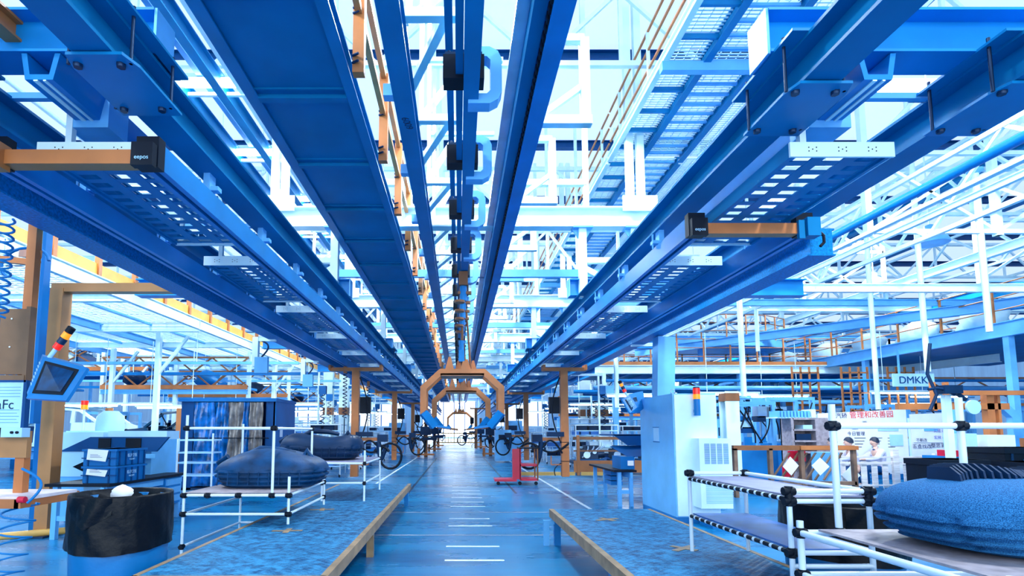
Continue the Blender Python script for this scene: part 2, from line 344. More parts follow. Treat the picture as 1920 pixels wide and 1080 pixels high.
G1 = thing('cross_gantry', '', 'gantry', (0, 14, zb), 'lighter cross frames between the gantries')
part(MB().bar((-4, 14, zb + .1), (4.4, 14, zb + .1), .14, .2), 'main_beam', SKY, G1)
for x in (-3.9, -2.9, -1.3, 1.3, 2.4, 3.2, 4.3): part(MB().bar((x, 14, zb + .2), (x, 14, ROOF - .8), .07), 'upright', WHITE, G1)
part(MB().bar((-4, 14, zb + 1.3), (4.4, 14, zb + 1.3), .09).bar((-3.9, 14, zb + .2), (-2.9, 14, zb + 1.3), .06).bar((1.3, 14, zb + .2), (2.4, 14, zb + 1.3), .06).bar((2.4, 14, zb + 1.3), (3.2, 14, zb + .2), .06), 'lattice', WHITE, G1)
G1['label'] = 'light blue lattice frame across the aisle roof space, nearest of its kind'
for i in range(1, 7): copy(G1, (0, 7 * i, 0), 'light blue lattice frame across the aisle roof space, %s from the camera' % nth(i))
# mesh walkways and rail bundles either side at z'=6
WZ = E + 6
def mesh_deck(mb, x0, x1, y0, y1, z, p=.075, t=.012, both=True):
    y = y0
    while y < y1: mb.box(x0, x1, y, y + t * 1.6, z, z + .02); y += p
    x = x0
    while x < x1 and both: mb.box(x, x + t, y0, y1, z, z + .02); x += p * 2.2
    return mb
g = 'white mesh walkway sections high on the right'
K = thing('mesh_walkway', 'high white mesh walkway section on the right with orange handrail, nearest one', 'walkway', (4.3, 5, WZ), g)
def kdeck(x0, x1): return mesh_deck(MB(), x0, x1, 5, 11.4, WZ + .1, .07)
part(kdeck(3.4, 4.0), 'mesh_floor', WHITE, K); part(kdeck(4.1, 4.9), 'mesh_floor', WHITE, K); part(kdeck(5.0, 5.45), 'mesh_floor', WHITE, K)
part(MB().ibeam((3.36, 5, WZ + .05), (3.36, 11.4, WZ + .05), .1, .16), 'edge_beam', WHITE, K)
part(MB().ibeam((4.03, 5, WZ + .05), (4.03, 11.4, WZ + .05), .12, .2), 'floor_beam', BLUE, K)
part(MB().ibeam((4.93, 5, WZ + .05), (4.93, 11.4, WZ + .05), .12, .2), 'floor_beam', BLUE, K)
part(MB().ibeam((5.5, 5, WZ + .05), (5.5, 11.4, WZ + .05), .12, .16), 'edge_beam', WHITE, K)
for i in range(10): part(MB().box(3.4, 4.0, 5.1 + .64 * i, 5.15 + .64 * i, WZ, WZ + .08), 'cross_tie', BLUE, K)
ww = MB()
for i in range(22): ww.box(4.1, 4.88, 5.05 + .29 * i, 5.1 + .29 * i, WZ + .04, WZ + .08)
part(ww, 'floor_slat', SKY, K)
hr = MB()
for z in (.45, .8, 1.15): hr.bar((3.4, 5, WZ + z), (3.4, 11.4, WZ + z), .035)
part(hr, 'handrail', ORANGE, K)
for i in range(4): part(MB().bar((3.4, 5.6 + 1.7 * i, WZ), (3.4, 5.6 + 1.7 * i, WZ + 1.15), .05), 'rail_post', WHITE, K)
part(MB().bar((3.3, 8.2, WZ - .1), (5.8, 8.2, WZ - .1), .12, .16), 'bearer', SKY, K)
for i in range(4): part(MB().bar((5.6, 5.4 + 1.7 * i, WZ), (5.6, 5.4 + 1.7 * i, WZ + 1.1), .05), 'rail_post', WHITE, K)
for i in range(1, 9): copy(K, (0, 6.5 * i, 0), 'high white mesh walkway section on the right, %s one from the camera' % nth(i))
# lengthwise beams and pipes
def runs(lst):
    for (x, z, w, h, m, y0, y1, kind, lab) in lst:
        mb = MB()
        if kind == 'I': mb.ibeam((x, y0, z), (x, y1, z), w, h)
        elif kind == 'T': mb.tube((x, y0, z), (x, y1, z), w)
        else: mb.box(x - w / 2, x + w / 2, y0, y1, z - h / 2, z + h / 2)
        nm = {'I': 'steel_beam', 'T': 'overhead_pipe', 'B': 'cable_duct'}[kind]; cat = {'I': 'beam', 'T': 'pipe', 'B': 'cable duct'}[kind]
        single(mb, nm, m, lab, cat)
runs([
 (-4.85, WZ, .14, .3, BLUE, 3, 80, 'I', 'blue lengthwise beam high on the left, outermost of the bundle beside the guard pan'),
 (-4.15, WZ, .16, .3, BLUE, 3, 80, 'I', 'blue lengthwise beam high on the left, middle of the bundle beside the guard pan'),
 (-3.85, WZ + .1, .12, .2, WHITE, 3, 80, 'I', 'white lengthwise beam high on the left, nearest the navy guard pan'),
 (-4.5, WZ + .2, .1, .12, SKY, 3, 80, 'B', 'light blue cable duct high between the left blue beams'),
 (-5.3, WZ + .5, .05, 0, WHITE, 3, 80, 'T', 'thin white pipe high on the left outside the blue beams'),
 (-6.0, WZ - .6, .14, .22, SKY, 4, 80, 'I', 'light blue lengthwise beam upper left, seen above the perforated trays'),
 (-6.6, WZ - .9, .04, 0, WHITE, 4, 80, 'T', 'thin white pipe upper left below the light blue beam'),
 (6.75, E + 3.5, .07, 0, MID, 5, 70, 'T', 'blue pipe along the right side, just outside the monorail pair'),
 (7.3, E + 3.5, .1, .06, WHITE, 6, 60, 'B', 'flat white cable duct along the right side beyond the blue pipe'),
 (8.6, E + 3.9, .08, .12, WHITE, 6, 70, 'I', 'white lengthwise beam above the right mezzanine, inner one'),
 (15, E + 5, .18, .26, WHITE, 6, 70, 'I', 'white lengthwise beam high on the right, third from the aisle'),
 (17.5, E + 4.6, .18, .26, BLUE, 6, 70, 'I', 'blue lengthwise beam high on the right, fourth from the aisle'),
 (20.5, E + 5.2, .2, .3, BLUE, 6, 70, 'I', 'blue lengthwise beam at the far upper right'),
 (-10.2, E + 5.2, .2, .3, SKY, 8, 80, 'I', 'light blue lengthwise beam over the left mezzanine railing'),
 (-13, E + 5.6, .18, .26, BLUE, 8, 80, 'I', 'blue lengthwise beam high over the left mezzanine'),
 (-17, E + 5.2, .18, .26, WHITE, 8, 80, 'I', 'white lengthwise beam high over the left mezzanine, outer one'),
 (9.4, ROOF - .4, .3, .2, BLUE, 6, 100, 'I', 'blue roof beam running lengthwise under the right roof, inner'),
 (13.4, ROOF - .4, .3, .2, BLUE, 6, 100, 'I', 'blue roof beam running lengthwise under the right roof, middle'),
 (17.4, ROOF - .4, .3, .2, BLUE, 6, 100, 'I', 'blue roof beam running lengthwise under the right roof, third'),
 (21.4, ROOF - .4, .3, .2, BLUE, 6, 100, 'I', 'blue roof beam running lengthwise under the right roof, outer'),
])
# rows of lit tube lamps across, high left
g = 'lit tube lamp rows high on the left'
L0 = thing('tube_lamp', 'glowing tube lamp row high on the left, nearest the camera', 'lamp', (-4.3, 8.85, WZ + .05), g)
part(MB().box(-5.4, -3.5, 8.75, 8.95, WZ + .12, WZ + .2), 'housing', WHITE, L0)
part(MB().tube((-5.35, 8.8, WZ + .08), (-3.55, 8.8, WZ + .08), .035).tube((-5.35, 8.92, WZ + .08), (-3.55, 8.92, WZ + .08), .035), 'lit_tube', TUBE, L0)
part(MB().bar((-5.6, 9.05, WZ + .0), (-3.3, 9.05, WZ + .0), .06), 'carrier_bar', WHITE, L0)
for x in (-5.2, -3.7): part(MB().tube((x, 8.85, WZ + .2), (x, 8.85, ROOF - .4), .012, 5), 'suspension_rod', WHITE, L0)
for i in range(1, 7): copy(L0, (0, 2.35 * i, 0), 'glowing tube lamp row high on the left, %s one from the camera' % nth(i))
g = 'lit tube lamp rows high on the right'
L1 = copy(L0, (0, 0, 0), 'x'); L1.location = (8.2, 9.5, WZ + .4); L1['group'] = g; L1['label'] = 'glowing tube lamp row high on the right, nearest the camera'
for i in range(1, 7): copy(L1, (1.6 * (i % 2), 5 * i, 0), 'glowing tube lamp row high on the right, %s one from the camera' % nth(i))
# ================================================================ the two monorail pairs
def tray(s, x0, x1, y, z, lab, grp):
    t = thing('perforated_tray', lab, 'perforated tray', ((x0 + x1) / 2, y, z), grp)
    w = x1 - x0; L = 2.0; mb = MB(); ncol, nrow = 3, 13; cw = w / ncol; rh = L / nrow
    for c in range(ncol + 1):
        cx = x0 + c * cw; mb.box(max(x0, cx - cw * .2), min(x1, cx + cw * .2), y, y + L, z + .02, z + .03)
    for r in range(nrow + 1):
        ry = y + r * rh; mb.box(x0, x1, max(y, ry - rh * .22), min(y + L, ry + rh * .22), z + .022, z + .03)
    part(mb, 'slotted_sheet', BLUE, t)
    lv = MB()
    for c in range(ncol):
        for r in range(nrow):
            cx = x0 + (c + .5) * cw; cy = y + (r + .5) * rh
            lv.add([(cx - cw * .36, cy - rh * .22, z + .034), (cx + cw * .2, cy - rh * .22, z + .034), (cx + cw * .28, cy + rh * .4, z + .075), (cx - cw * .36, cy + rh * .4, z + .075)], [(0, 1, 2, 3)])
    part(lv, 'louvre', NAVY, t, kind='stuff')
    part(MB().box(x0 - .01, x0 + .02, y, y + L, z, z + .12).box(x1 - .02, x1 + .01, y, y + L, z, z + .12), 'side_rim', BLUE, t)
    fe = part(MB().box(x0 - .02, x1 + .02, y - .02, y, z - .01, z + .11), 'end_plate', WHITE, t)
    ho = MB()
    for fx in (.2, .5, .8):
        for dx, dz in ((0, 0), (.03, .015), (-.03, .015), (.03, -.015), (-.03, -.015)):
            ho.box(x0 + fx * w + dx - .004, x0 + fx * w + dx + .004, y - .023, y - .019, z + .05 + dz - .004, z + .05 + dz + .004)
    part(ho, 'rivet', INK, fe)
    part(MB().box(x0, x1, y + L, y + L + .03, z, z + .1), 'back_plate', WHITE, t)
    part(MB().bar((x0 + .1, y + L - .05, z + .1), (x0 + .1, y + L - .05, z + .6), .04), 'hanger', WHITE, t)
    part(MB().bar((x0 + .15, y + .1, z + .1), (x0 + .15, y + .1, z + .6), .05), 'hanger', WHITE, t)
    xs_ = (-3.8, -2.28) if s < 0 else (2.45, 4.0)
    part(MB().bar((xs_[0], y + .1, z + .56), (xs_[1], y + .1, z + .56), .05), 'cross_strap', SKY, t)
    part(MB().tube((x0 + .1, y + .3, z + .16), (x0 + .1, y + L - .2, z + .16), .02, 6), 'conduit', STEEL, t)
    return t
def rail(s, x, y0, name_label):
    o = thing('crane_rail', name_label, 'crane rail', (x, y0, E + 2), None); z = E + 2.0; w = .14; h = .2
    pr = [(-w / 2, 0), (-.02, 0), (-.02, .03), (-w / 2 + .02, .03), (-w / 2 + .02, h - .02), (w / 2 - .02, h - .02), (w / 2 - .02, .03), (.02, .03), (.02, 0), (w / 2, 0), (w / 2, h), (-w / 2, h)]
    part(MB().prof((x, y0, z), (x, 70, z), pr), 'channel', MID, o)
    part(MB().box(x - .018, x + .018, y0, 70, z + .035, z + .06), 'slot', INK, o)
    cp = part(MB().box(x - .085, x + .085, y0 - .03, y0 + .06, z - .02, z + h + .02), 'end_cap', INK, o)
    for i in range(24):
        br = MB(); y = y0 + .9 + i * 1.35; br.box(x - .03, x + .03, y, y + .12, z + h, z + h + .2).box(x - .1, x + .1, y + .02, y + .1, z + h + .04, z + h + .08)
        br.tube((x - .09, y + .05, z + h - .02), (x - .09, y + .05, z + h + .16), .012, 5)
        part(br, 'hanger_clip', SKY, o)
    return o, cp
for s, side in ((-1, 'left'), (1, 'right')):
    xi = 2.35 * s if s < 0 else 2.43; xo = -3.5 if s < 0 else 3.53; y0 = 3.88 if s < 0 else 5.3
    o, cp = rail(s, xi, y0, 'blue channel crane rail of the %s monorail pair, on the aisle side' % side)
    tx = text('Demag', .035, (xi, y0 - .032, E + 2.1), (R(90), 0, 0), PAPER, cp, 'lettering') if 0 else None
    rail(s, xo, y0, 'blue channel crane rail of the %s monorail pair, on the outer side' % side)
    ib = 2.33 if s < 0 else 2.5
    for x, w, lab in ((ib * s, .26, 'inner'), ((3.75 if s < 0 else 3.95) * s, .26, 'outer')):
        o = thing('carrying_beam', 'navy carrying I-beam above the %s monorail pair, %s one' % (side, 'aisle side' if lab == 'inner' else 'outer side'), 'beam', (x, 1, E + 2.4))
        part(MB().ibeam((x, .9, E + 2.55), (x, 72, E + 2.55), w, .3, .025), 'flanged_beam', NAVY, o)
        # splice plates with bolts and threaded rods
        for k, yp in enumerate([3.5 if s < 0 else 3.78, 17.7]):
            zz = E + 2.37; p = part(MB().plate([(x - .16, yp - .33, zz), (x + .2, yp - .33, zz), (x + .24, yp - .2, zz), (x + .24, yp + .33, zz), (x - .2, yp + .33, zz), (x - .2, yp - .2, zz)], (0, 0, 1), .02)
                 .plate([(x - .24, yp - .4, zz + .33), (x + .24, yp - .4, zz + .33), (x + .24, yp + .4, zz + .33), (x - .24, yp + .4, zz + .33)], (0, 0, 1), .02), 'splice_plate', BLUE, o)
            for bx, by in ((-.14, -.24), (.14, -.24), (-.14, .24), (.14, .24)):
                bo = MB(); bo.lathe((x + bx, yp + by, zz - .025), [(.026, 0), (.03, .008), (.03, .025)], 6)
                bo.tube((x + bx * 1.45, yp + by, zz), (x + bx * 1.45, yp + by, zz + .4), .012, 6)
                part(bo, 'bolt', DSTEEL, p)
    o = thing('box_girder', 'speckled blue box girder along the outside of the %s monorail pair' % side, 'beam', (4 * s, 2, E + 2))
    xa, xb = (-4.17, -3.85) if s < 0 else (4.0, 4.32); yn = 1 if s < 0 else 5.95
    sp = mat('speckled blue paint', (.0, .2, .5), .5, var=.3, scale=40, spec=.15)
    part(MB().box(xa, xb, yn, 72, E + 2.0, E + 2.02).box(xa + .03, xb - .03, yn, 72, E + 2.02, E + 2.3).box(xa, xb, yn, 72, E + 2.3, E + 2.32), 'girder', sp, o)
    part(MB().tube(((xa + xb) / 2 - .2 * s, yn + .1, E + 2.22), ((xa + xb) / 2 - .2 * s, 60, E + 2.22), .02, 6), 'conduit', STEEL, o)
    xc = 3.0 * s
    o = thing('cable_tray', 'ribbed cable channel hung between the rails of the %s monorail pair' % side, 'cable tray', (xc, 3.6, E + 2.6))
    part(MB().prof((xc, 3.6, E + 2.5), (xc, 70, E + 2.5), [(-.1, 0), (.1, 0), (.14, .2), (.1, .2), (.07, .04), (-.07, .04), (-.1, .2), (-.14, .2)]), 'channel', MID, o)
    part(MB().box(xc - .04, xc - .01, 3.6, 70, E + 2.49, E + 2.5).box(xc + .03, xc + .05, 3.6, 70, E + 2.49, E + 2.5), 'strip', WHITE, o)
    for i in range(8): part(MB().box(xc - .17, xc + .17, 4.1 + 3.5 * i, 4.35 + 3.5 * i, E + 2.44, E + 2.7), 'hanger_plate', SKY, o)
    if s < 0:
        bt = text('eepos', .05, (xi - .0, y0 - .032, E + 2.03), (R(90), 0, 0), PAPER, cp) if 0 else None
        single(MB().ibeam((-3.3, 1.5, E + 2.95), (-3.3, 60, E + 2.95), .12, .16), 'orange_beam', ORANGE, 'orange strip beam above the left monorail pair, between its two rails', 'beam')
        o = thing('air_pipe', 'orange air pipe with coupling at the upper left edge', 'pipe', (-4.4, 2, E + 2.9))
        part(MB().tube((-4.3, 1.5, E + 2.7), (-4.3, 14, E + 2.7), .06), 'tube', ORANGE, o); part(MB().tube((-4.3, 4.2, E + 2.7), (-4.3, 4.6, E + 2.7), .1).box(-4.42, -4.18, 4.25, 4.35, E + 2.58, E + 2.82), 'coupling', ORANGE, o)
    # near bridge bar
    br = thing('bridge_bar', 'orange bridge bar across the near end of the %s monorail pair' % side, 'bridge bar', (xc, y0, E + 2))
    part(MB().box(xi + (-.06 if s < 0 else .07), xo, y0 - .06, y0 + .05, E + 1.99, E + 2.1) if s > 0 else MB().box(xo - .4, xi - .07, y0 - .06, y0 + .05, E + 1.99, E + 2.1), 'bar', ORANGE, br)
    eb = part(MB().box(xi - .08, xi + .08, y0 - .1, y0 - .04, E + 1.96, E + 2.14), 'end_block', INK, br)
    text('eepos', .045, (xi, y0 - .102, E + 2.02), (R(90), 0, 0), PALE, eb)
    part(MB().box(xo - .1, xo - .04, y0 - .09, y0 - .05, E + 1.93, E + 2.12).box(xo - .03, xo + .1, y0 - .12, y0, E + 1.95, E + 2.14), 'clevis', ORANGE if s < 0 else NAVY, br)
    if s > 0: part(MB().path([(xo + .12, y0 - .05, E + 2.02), (xo + .17, y0 - .05, E + 1.97), (xo + .17, y0 - .05, E + 1.9), (xo + .13, y0 - .05, E + 1.86)], .015), 'cable', INK, br)
    tx = 'row of perforated trays between the rails of the %s monorail' % side
    a0, a1, ys = (-3.29, -2.52, 4.02) if s < 0 else (2.62, 3.4, 4.02)
    t0 = tray(s, a0, a1, ys, E + 2.15, 'slotted blue tray with white end plate in the %s monorail, nearest the camera' % side, tx)
    for i in range(1, 12): copy(t0, (0, 2.75 * i, 0), 'slotted blue tray with white end plate in the %s monorail, %s one from the camera' % (side, nth(i)))
    # portal beam across the pair near the camera, repeated at each gantry
    xn, xf = (-2.2, -6.5) if s < 0 else (2.24, 7.0)
    g = 'blue portal beams over the %s monorail pair' % side
    o = thing('portal_beam', 'blue cross I-beam over the %s monorail pair, nearest the camera' % side, 'beam', (xf, 3.72, E + 2.72), g)
    part(MB().ibeam((xn, 3.72, E + 2.88), (xf, 3.72, E + 2.88), .26, .34, .02), 'flanged_beam', MID, o)
    part(MB().box(min(xn, xn - .02 * s), max(xn, xn - .02 * s), 3.6, 3.84, E + 2.7, E + 3.05), 'end_plate', SKY, o)
    if s > 0: text('96', .1, (2.5, 3.6, E + 2.708), (R(180), 0, R(180)), DSTEEL, o)
    for i in range(1, 8): copy(o, (0, 6.9 * i, 0), 'blue cross I-beam over the %s monorail pair, %s one from the camera' % (side, nth(i)))
# ================================================================ hangers, T posts, mezzanines, columns
def path_prof(mb, pts, y, w, d):
    """flat band frame following pts (x, z), w wide in the plane and d deep along y"""
    n = len(pts); A = []; B = []
    for i, (x, z) in enumerate(pts):
        p = Vector((x, z)); a = Vector(pts[max(i - 1, 0)]); b = Vector(pts[min(i + 1, n - 1)])
        d1 = (p - a).normalized() if i else (b - p).normalized(); d2 = (b - p).normalized() if i < n - 1 else d1
        m = (d1 + d2).normalized(); nn = Vector((-m.y, m.x)); k = w / 2 / max(.5, nn.dot(Vector((-d1.y, d1.x))))
        A.append(tuple(p + nn * k)); B.append(tuple(p - nn * k))
    ring(mb, A, B, y, d); return mb
def carrier(y, lab, grp, foot=True):
    zt = E + 1.62; x = 1.07
    c = thing('body_hanger', lab, 'hanger', (0.08, y, E + .3), grp); cx = .1
    pts = [(cx - x, E + .45), (cx - x, E + 1.18), (cx - x + .48, zt), (cx + x - .48, zt), (cx + x, E + 1.18), (cx + x, E + .45)]
    part(path_prof(MB(), pts, y, .17, .12), 'arch', ORANGE, c)
    pt2 = [(px if abs(px - cx) < .7 else px, z) for px, z in pts]
    part(path_prof(MB(), pt2, y + .75, .17, .12), 'arch', ORANGE, c)
    part(MB().box(cx - .6, cx + .6, y, y + .87, zt - .11, zt - .04), 'top_plate', BROWN, c)
    br = MB()
    for bx, yy, h in ((-.35, y, .42), (.05, y, .3), (-.1, y + .8, .42), (.32, y + .8, .42), (.12, y + .05, .36)):
        br.plate([(cx + bx - .14, yy + .02, zt), (cx + bx + .14, yy + .02, zt), (cx + bx + .03, yy + .02, zt + h), (cx + bx - .03, yy + .02, zt + h)], (0, 1, 0), .05)
    part(br, 'suspension_peak', ORANGE, c)
    part(MB().tube((cx, y + .3, zt), (cx, y + .3, CZ - .3), .035).tube((cx + .25, y + .5, zt), (cx + .12, y + .5, CZ - .3), .03), 'hanger_rod', BROWN, c)
    part(MB().box(cx - .1, cx + .06, y + .1, y + .4, zt + .3, zt + .62).tube((cx - .02, y + .2, zt + .62), (cx - .02, y + .2, zt + .9), .07), 'trolley_motor', MID, c)
    for s in (-1, 1):
        f = MB().prof((cx + s * x, y - .03, E + .5), (cx + s * (x - .3), y + .1, E + .12), [(-.1, -.1), (.1, -.1), (.1, .1), (-.1, .1)])
        f.bar((cx + s * (x - .3), y + .1, E + .14), (cx + s * (x - .75), y + .1, E + .08), .12, .06)
        part(f, 'support_arm', MID, c)
        part(MB().bar((cx + s * (x - .35), y + .35, E + .1), (cx + s * (x - .95), y + .35, E + .04), .1, .05), 'arm_pad', BROWN, c)
    return c
carrier(14.6, 'orange body hanger arch over the aisle, nearest and largest of three', 'orange body hanger arches over the aisle')
carrier(20.9, 'orange body hanger arch over the aisle, middle one of three', 'orange body hanger arches over the aisle')
carrier(48, 'orange body hanger arch over the far aisle, smallest of three', 'orange body hanger arches over the aisle')
# chain of trolleys on the hook track just before the first hanger
g = 'brown and blue trolleys on the hook track'
T = thing('track_trolley', 'brown trolley with blue motor on the hook track, nearest of its row', 'trolley', (.1, 11.5, CZ - .9), g)
part(MB().box(.0, .2, 11.4, 11.7, CZ - .62, CZ - .32), 'trolley_body', BROWN, T); part(MB().tube((.1, 11.55, CZ - .95), (.1, 11.55, CZ - .6), .08), 'motor', MID, T)
part(MB().tube((.02, 11.5, CZ - 1.0), (.02, 11.5, CZ - .95), .12).box(-.02, .28, 11.5, 11.6, CZ - .8, CZ - .74), 'pulley', BROWN, T)
for i in range(1, 5): copy(T, (0, .9 * i, 0), 'brown trolley with blue motor on the hook track, %s one from the camera' % nth(i))
def hose(mb, a, b, sag, r, n=16, side=0):
    a = Vector(a); b = Vector(b); mb.path([a.lerp(b, i / n) + Vector((side * math.sin(math.pi * i / n), 0, -sag * math.sin(math.pi * i / n))) for i in range(n + 1)], r, 6)
def coil(mb, x, y, z0, z1, rad, turns, r, dx=0):
    n = int(turns * 14); mb.path([(x + dx * i / n + rad * math.cos(i / 14 * 2 * math.pi), y + rad * math.sin(i / 14 * 2 * math.pi), z1 + (z0 - z1) * i / n) for i in range(n + 1)], r, 6)
def tpost(x, y, s, zt, zb, barl, barr, lab, grp, m=ORANGE, arm=1):
    t = thing('hanging_post', lab, 'hanging post', (x, y, zb), grp)
    part(MB().box(x - .11, x + .11, y - .11, y + .11, zb, zt), 'post', m, t)
    part(MB().box(barl, barr, y - .12, y + .12, zt, zt + .1).box(barl - .01, barl + .06, y - .2, y + .2, zt + .02, zt + .18).box(barr - .06, barr + .01, y - .2, y + .2, zt + .02, zt + .18), 'cross_bar', m, t)
    tp = MB()
    for z in (zb + .45, zb + .85, zb + 1.02): tp.box(x - .115, x + .115, y - .115, y + .115, z, z + .018)
    part(tp, 'cable_tie', INK, t)
    h = MB(); k = arm
    hose(h, (x + .13 * k, y - .05, zt - .2), (x + .13 * k, y - .08, zb + 1.0), -.0, .02, side=.25 * k)
    hose(h, (x + .1, y - .13, zb + 1.0), (x + .9 * k, y - .1, zb + .95), .25, .035)
    hose(h, (x + .6 * k, y - .1, zb + 1.0), (x + 1.05 * k, y - .15, zb + .75), .0, .045, side=.1)
    pts = [(x + (1.1 + .33 * math.cos(a)) * k, y - .12, zb + .62 + .38 * math.sin(a)) for a in [i * .35 for i in range(19)]]
    h.path(pts, .038, 7); hose(h, (x + .1 * k, y - .12, zb + .7), (x + .75 * k, y - .12, zb + .85), -.3, .03)
    hose(h, (x + .12 * k, y, zb + .4), (x + .3 * k, y, zb - .1 if zb > .3 else zb + .02), -.02, .015, side=.1 * k)
    part(h, 'hose', INK, t)
    a = MB().bar((x, y, zb + 1.12), (x + .75 * k, y, zb + 1.12), .16, .1); part(a, 'tool_arm', m, t)
    tl = MB().cbox((x + .85 * k, y - .05, zb + 1.15), .3, .25, .22).tube((x + .8 * k, y - .1, zb + .55), (x + .72 * k, y - .1, zb + 1.05), .08).tube((x + 1.0 * k, y - .1, zb + .95), (x + .82 * k, y - .1, zb + .5), .06).cbox((x + .3 * k, y - .1, zb + 1.27), .5, .2, .14)
    part(tl, 'nutrunner', DARK, t)
    part(MB().box(x + .14 * k - .0, x + .14 * k + .32 * k, y - .05, y + .1, zb + 1.9, zb + 2.4) if k > 0 else MB().box(x - .46, x - .14, y - .05, y + .1, zb + 1.9, zb + 2.4), 'controller_box', INK, t)
    part(MB().bar((x, y, zb + .35), (x + .42 * k, y, zb + .35), .03).bar((x + .42 * k, y, zb + .35), (x + .42 * k, y, zb + .62), .03), 'handle', m, t)
    return t
g = 'orange T shaped hanging posts left of the aisle'
tpost(-3.15, 16.3, -1, 3.33, .13, -3.95, -2.35, 'orange T post hanging left of the aisle, nearest, with black looped hoses', g, arm=1)
tpost(-3.0, 25.0, -1, 3.25, .15, -3.9, -2.2, 'orange T post hanging left of the aisle, second one, with black box', g, arm=1)
tpost(-3.0, 35.0, -1, 3.25, .15, -3.9, -2.2, 'orange T post hanging left of the aisle, third and farthest one', g, arm=1)
g = 'brown T shaped hanging posts right of the aisle'
tpost(3.22, 16.3, 1, 3.33, .13, 2.58, 3.9, 'brown orange T post hanging right of the aisle, nearest one', g, BROWN if 0 else ORANGE, arm=-1)
tpost(3.15, 25.0, 1, 3.2, .15, 2.3, 4.0, 'brown T post hanging right of the aisle, second one', g, BROWN, arm=-1)
tpost(3.15, 35.0, 1, 3.2, .15, 2.3, 4.0, 'brown T post hanging right of the aisle, third one', g, BROWN, arm=-1)
tpost(1.35, 42.0, 1, 3.2, .15, .9, 2.3, 'brown post right of the far aisle behind the pale blue cabinet', g, BROWN, arm=-1)
for i, (x, y) in enumerate([(-3.55, 16.6), (-3.65, 21.5), (-3.3, 27.5)]):
    o = thing('coiled_hose', 'black coiled air hose hanging near the left T posts, %s one' % nth(i), 'hose', (x, y, 1.7), 'coiled hoses by the left T posts')
    mb = MB(); coil(mb, x, y, 1.9, 3.3, .06, 12, .014); mb.tube((x, y, 1.2), (x, y, 1.9), .015); part(mb, 'coil', DARK, o)
    part(MB().box(x - .05, x + .05, y - .05, y + .05, 3.3, 3.5), 'mounting_block', ORANGE, o)
# mezzanine on the left
MZ = E + 3
g = 'mesh deck bays of the left mezzanine'
D = thing('mezzanine_deck', 'white mesh deck bay of the left mezzanine seen from below, nearest one', 'mezzanine', (-12, 2, MZ), g)
md = MB()
for k in range(44): y = 2 + k * .155; md.box(-13.9, -7.8, y, y + .022, MZ + .2, MZ + .22)
for k in range(25): x = -13.9 + k * .245; md.box(x, x + .02, 2, 8.8, MZ + .205, MZ + .225)
part(md, 'mesh_floor', WHITE, D)
for x in (-10.7, -13.8): part(MB().ibeam((x, 2, MZ + .08), (x, 8.8, MZ + .08), .14, .22), 'long_beam', SKY, D)
for y in (2.05, 5.4): part(MB().ibeam((-13.9, y, MZ + .1), (-7.8, y, MZ + .1), .14, .2 if y > 3 else .3), 'cross_beam', WHITE, D)
for x in (-9.2, -12.2): part(MB().box(x - .03, x + .03, 2, 8.8, MZ + .13, MZ + .2), 'joist', SKY, D)
part(MB().ibeam((-7.72, 2, MZ + .15), (-7.72, 8.8, MZ + .15), .12, .3), 'edge_beam', WHITE, D)
for i in range(1, 9): copy(D, (0, 6.85 * i, 0), 'white mesh deck bay of the left mezzanine, %s one from the camera' % nth(i))
G = thing('guard_rail', 'orange guard rail with toe board along the left mezzanine edge', 'guard rail', (-7.72, 3, MZ + .3))
part(MB().box(-7.72, -7.69, 3, 62, MZ + .3, MZ + .55), 'toe_board', mat('yellow orange paint', (.9, .42, .06), .45), G)
part(MB().tube((-7.7, 3, MZ + 1.4), (-7.7, 62, MZ + 1.4), .025), 'top_rail', BROWN, G)
part(MB().tube((-7.7, 3, MZ + .95), (-7.7, 62, MZ + .95), .018), 'middle_rail', BROWN, G)
for i in range(46): part(MB().box(-7.75, -7.65, 3.4 + 1.28 * i, 3.5 + 1.28 * i, MZ + .3, MZ + 1.42), 'post', ORANGE, G)
# conveyor and machinery glimpsed on top of the left mezzanine
# mezzanine on the right, edge facing the camera
RZ = E + 2.42
D = thing('mezzanine_deck', 'white beamed mezzanine across the right side with orange toe board', 'mezzanine', (11, 21, RZ))
part(MB().ibeam((5.4, 21, RZ), (17.2, 21, RZ), .2, .34, .03), 'edge_beam', WHITE, D)
part(MB().box(5.4, 17.2, 20.9, 20.93, RZ + .17, RZ + .3), 'toe_board', ORANGE, D)
part(MB().box(5.4, 17.2, 20.95, 27, RZ + .14, RZ + .17), 'deck_plate', NAVY, D)
for i in range(9): part(MB().ibeam((5.6 + 1.4 * i, 21, RZ), (5.6 + 1.4 * i, 27, RZ), .12, .24), 'joist', MID, D)
part(MB().ibeam((17.2, 21, RZ), (17.9, 17.5, RZ), .16, .3), 'side_beam', WHITE, D)
part(MB().plate([(17.2, 20.9, RZ + .14), (18, 17.4, RZ + .14), (21, 17.4, RZ + .14), (21, 21, RZ + .14)], (0, 0, 1), .03), 'deck_plate', NAVY, D)
for x, z1 in ((6.2, 0), (11.2, 0), (16.4, 0)): part(MB().bar((x, 21.1, 0), (x, 21.1, RZ - .17), .2), 'column', SKY, D)
def railing(x0, y0, x1, y1, z, n, lab, m=BROWN, h=1.05, r=.022):
    o = thing('guard_rail', lab, 'guard rail', ((x0 + x1) / 2, (y0 + y1) / 2, z)); mb = MB()
    for k in (.33, .66, 1): mb.tube((x0, y0, z + h * k), (x1, y1, z + h * k), r * .8, 6)
    part(mb, 'rail', m, o)
    for i in range(n + 1):
        x = x0 + (x1 - x0) * i / n; y = y0 + (y1 - y0) * i / n; part(MB().bar((x, y, z), (x, y, z + h), r * 2.2), 'post', m, o)
    return o
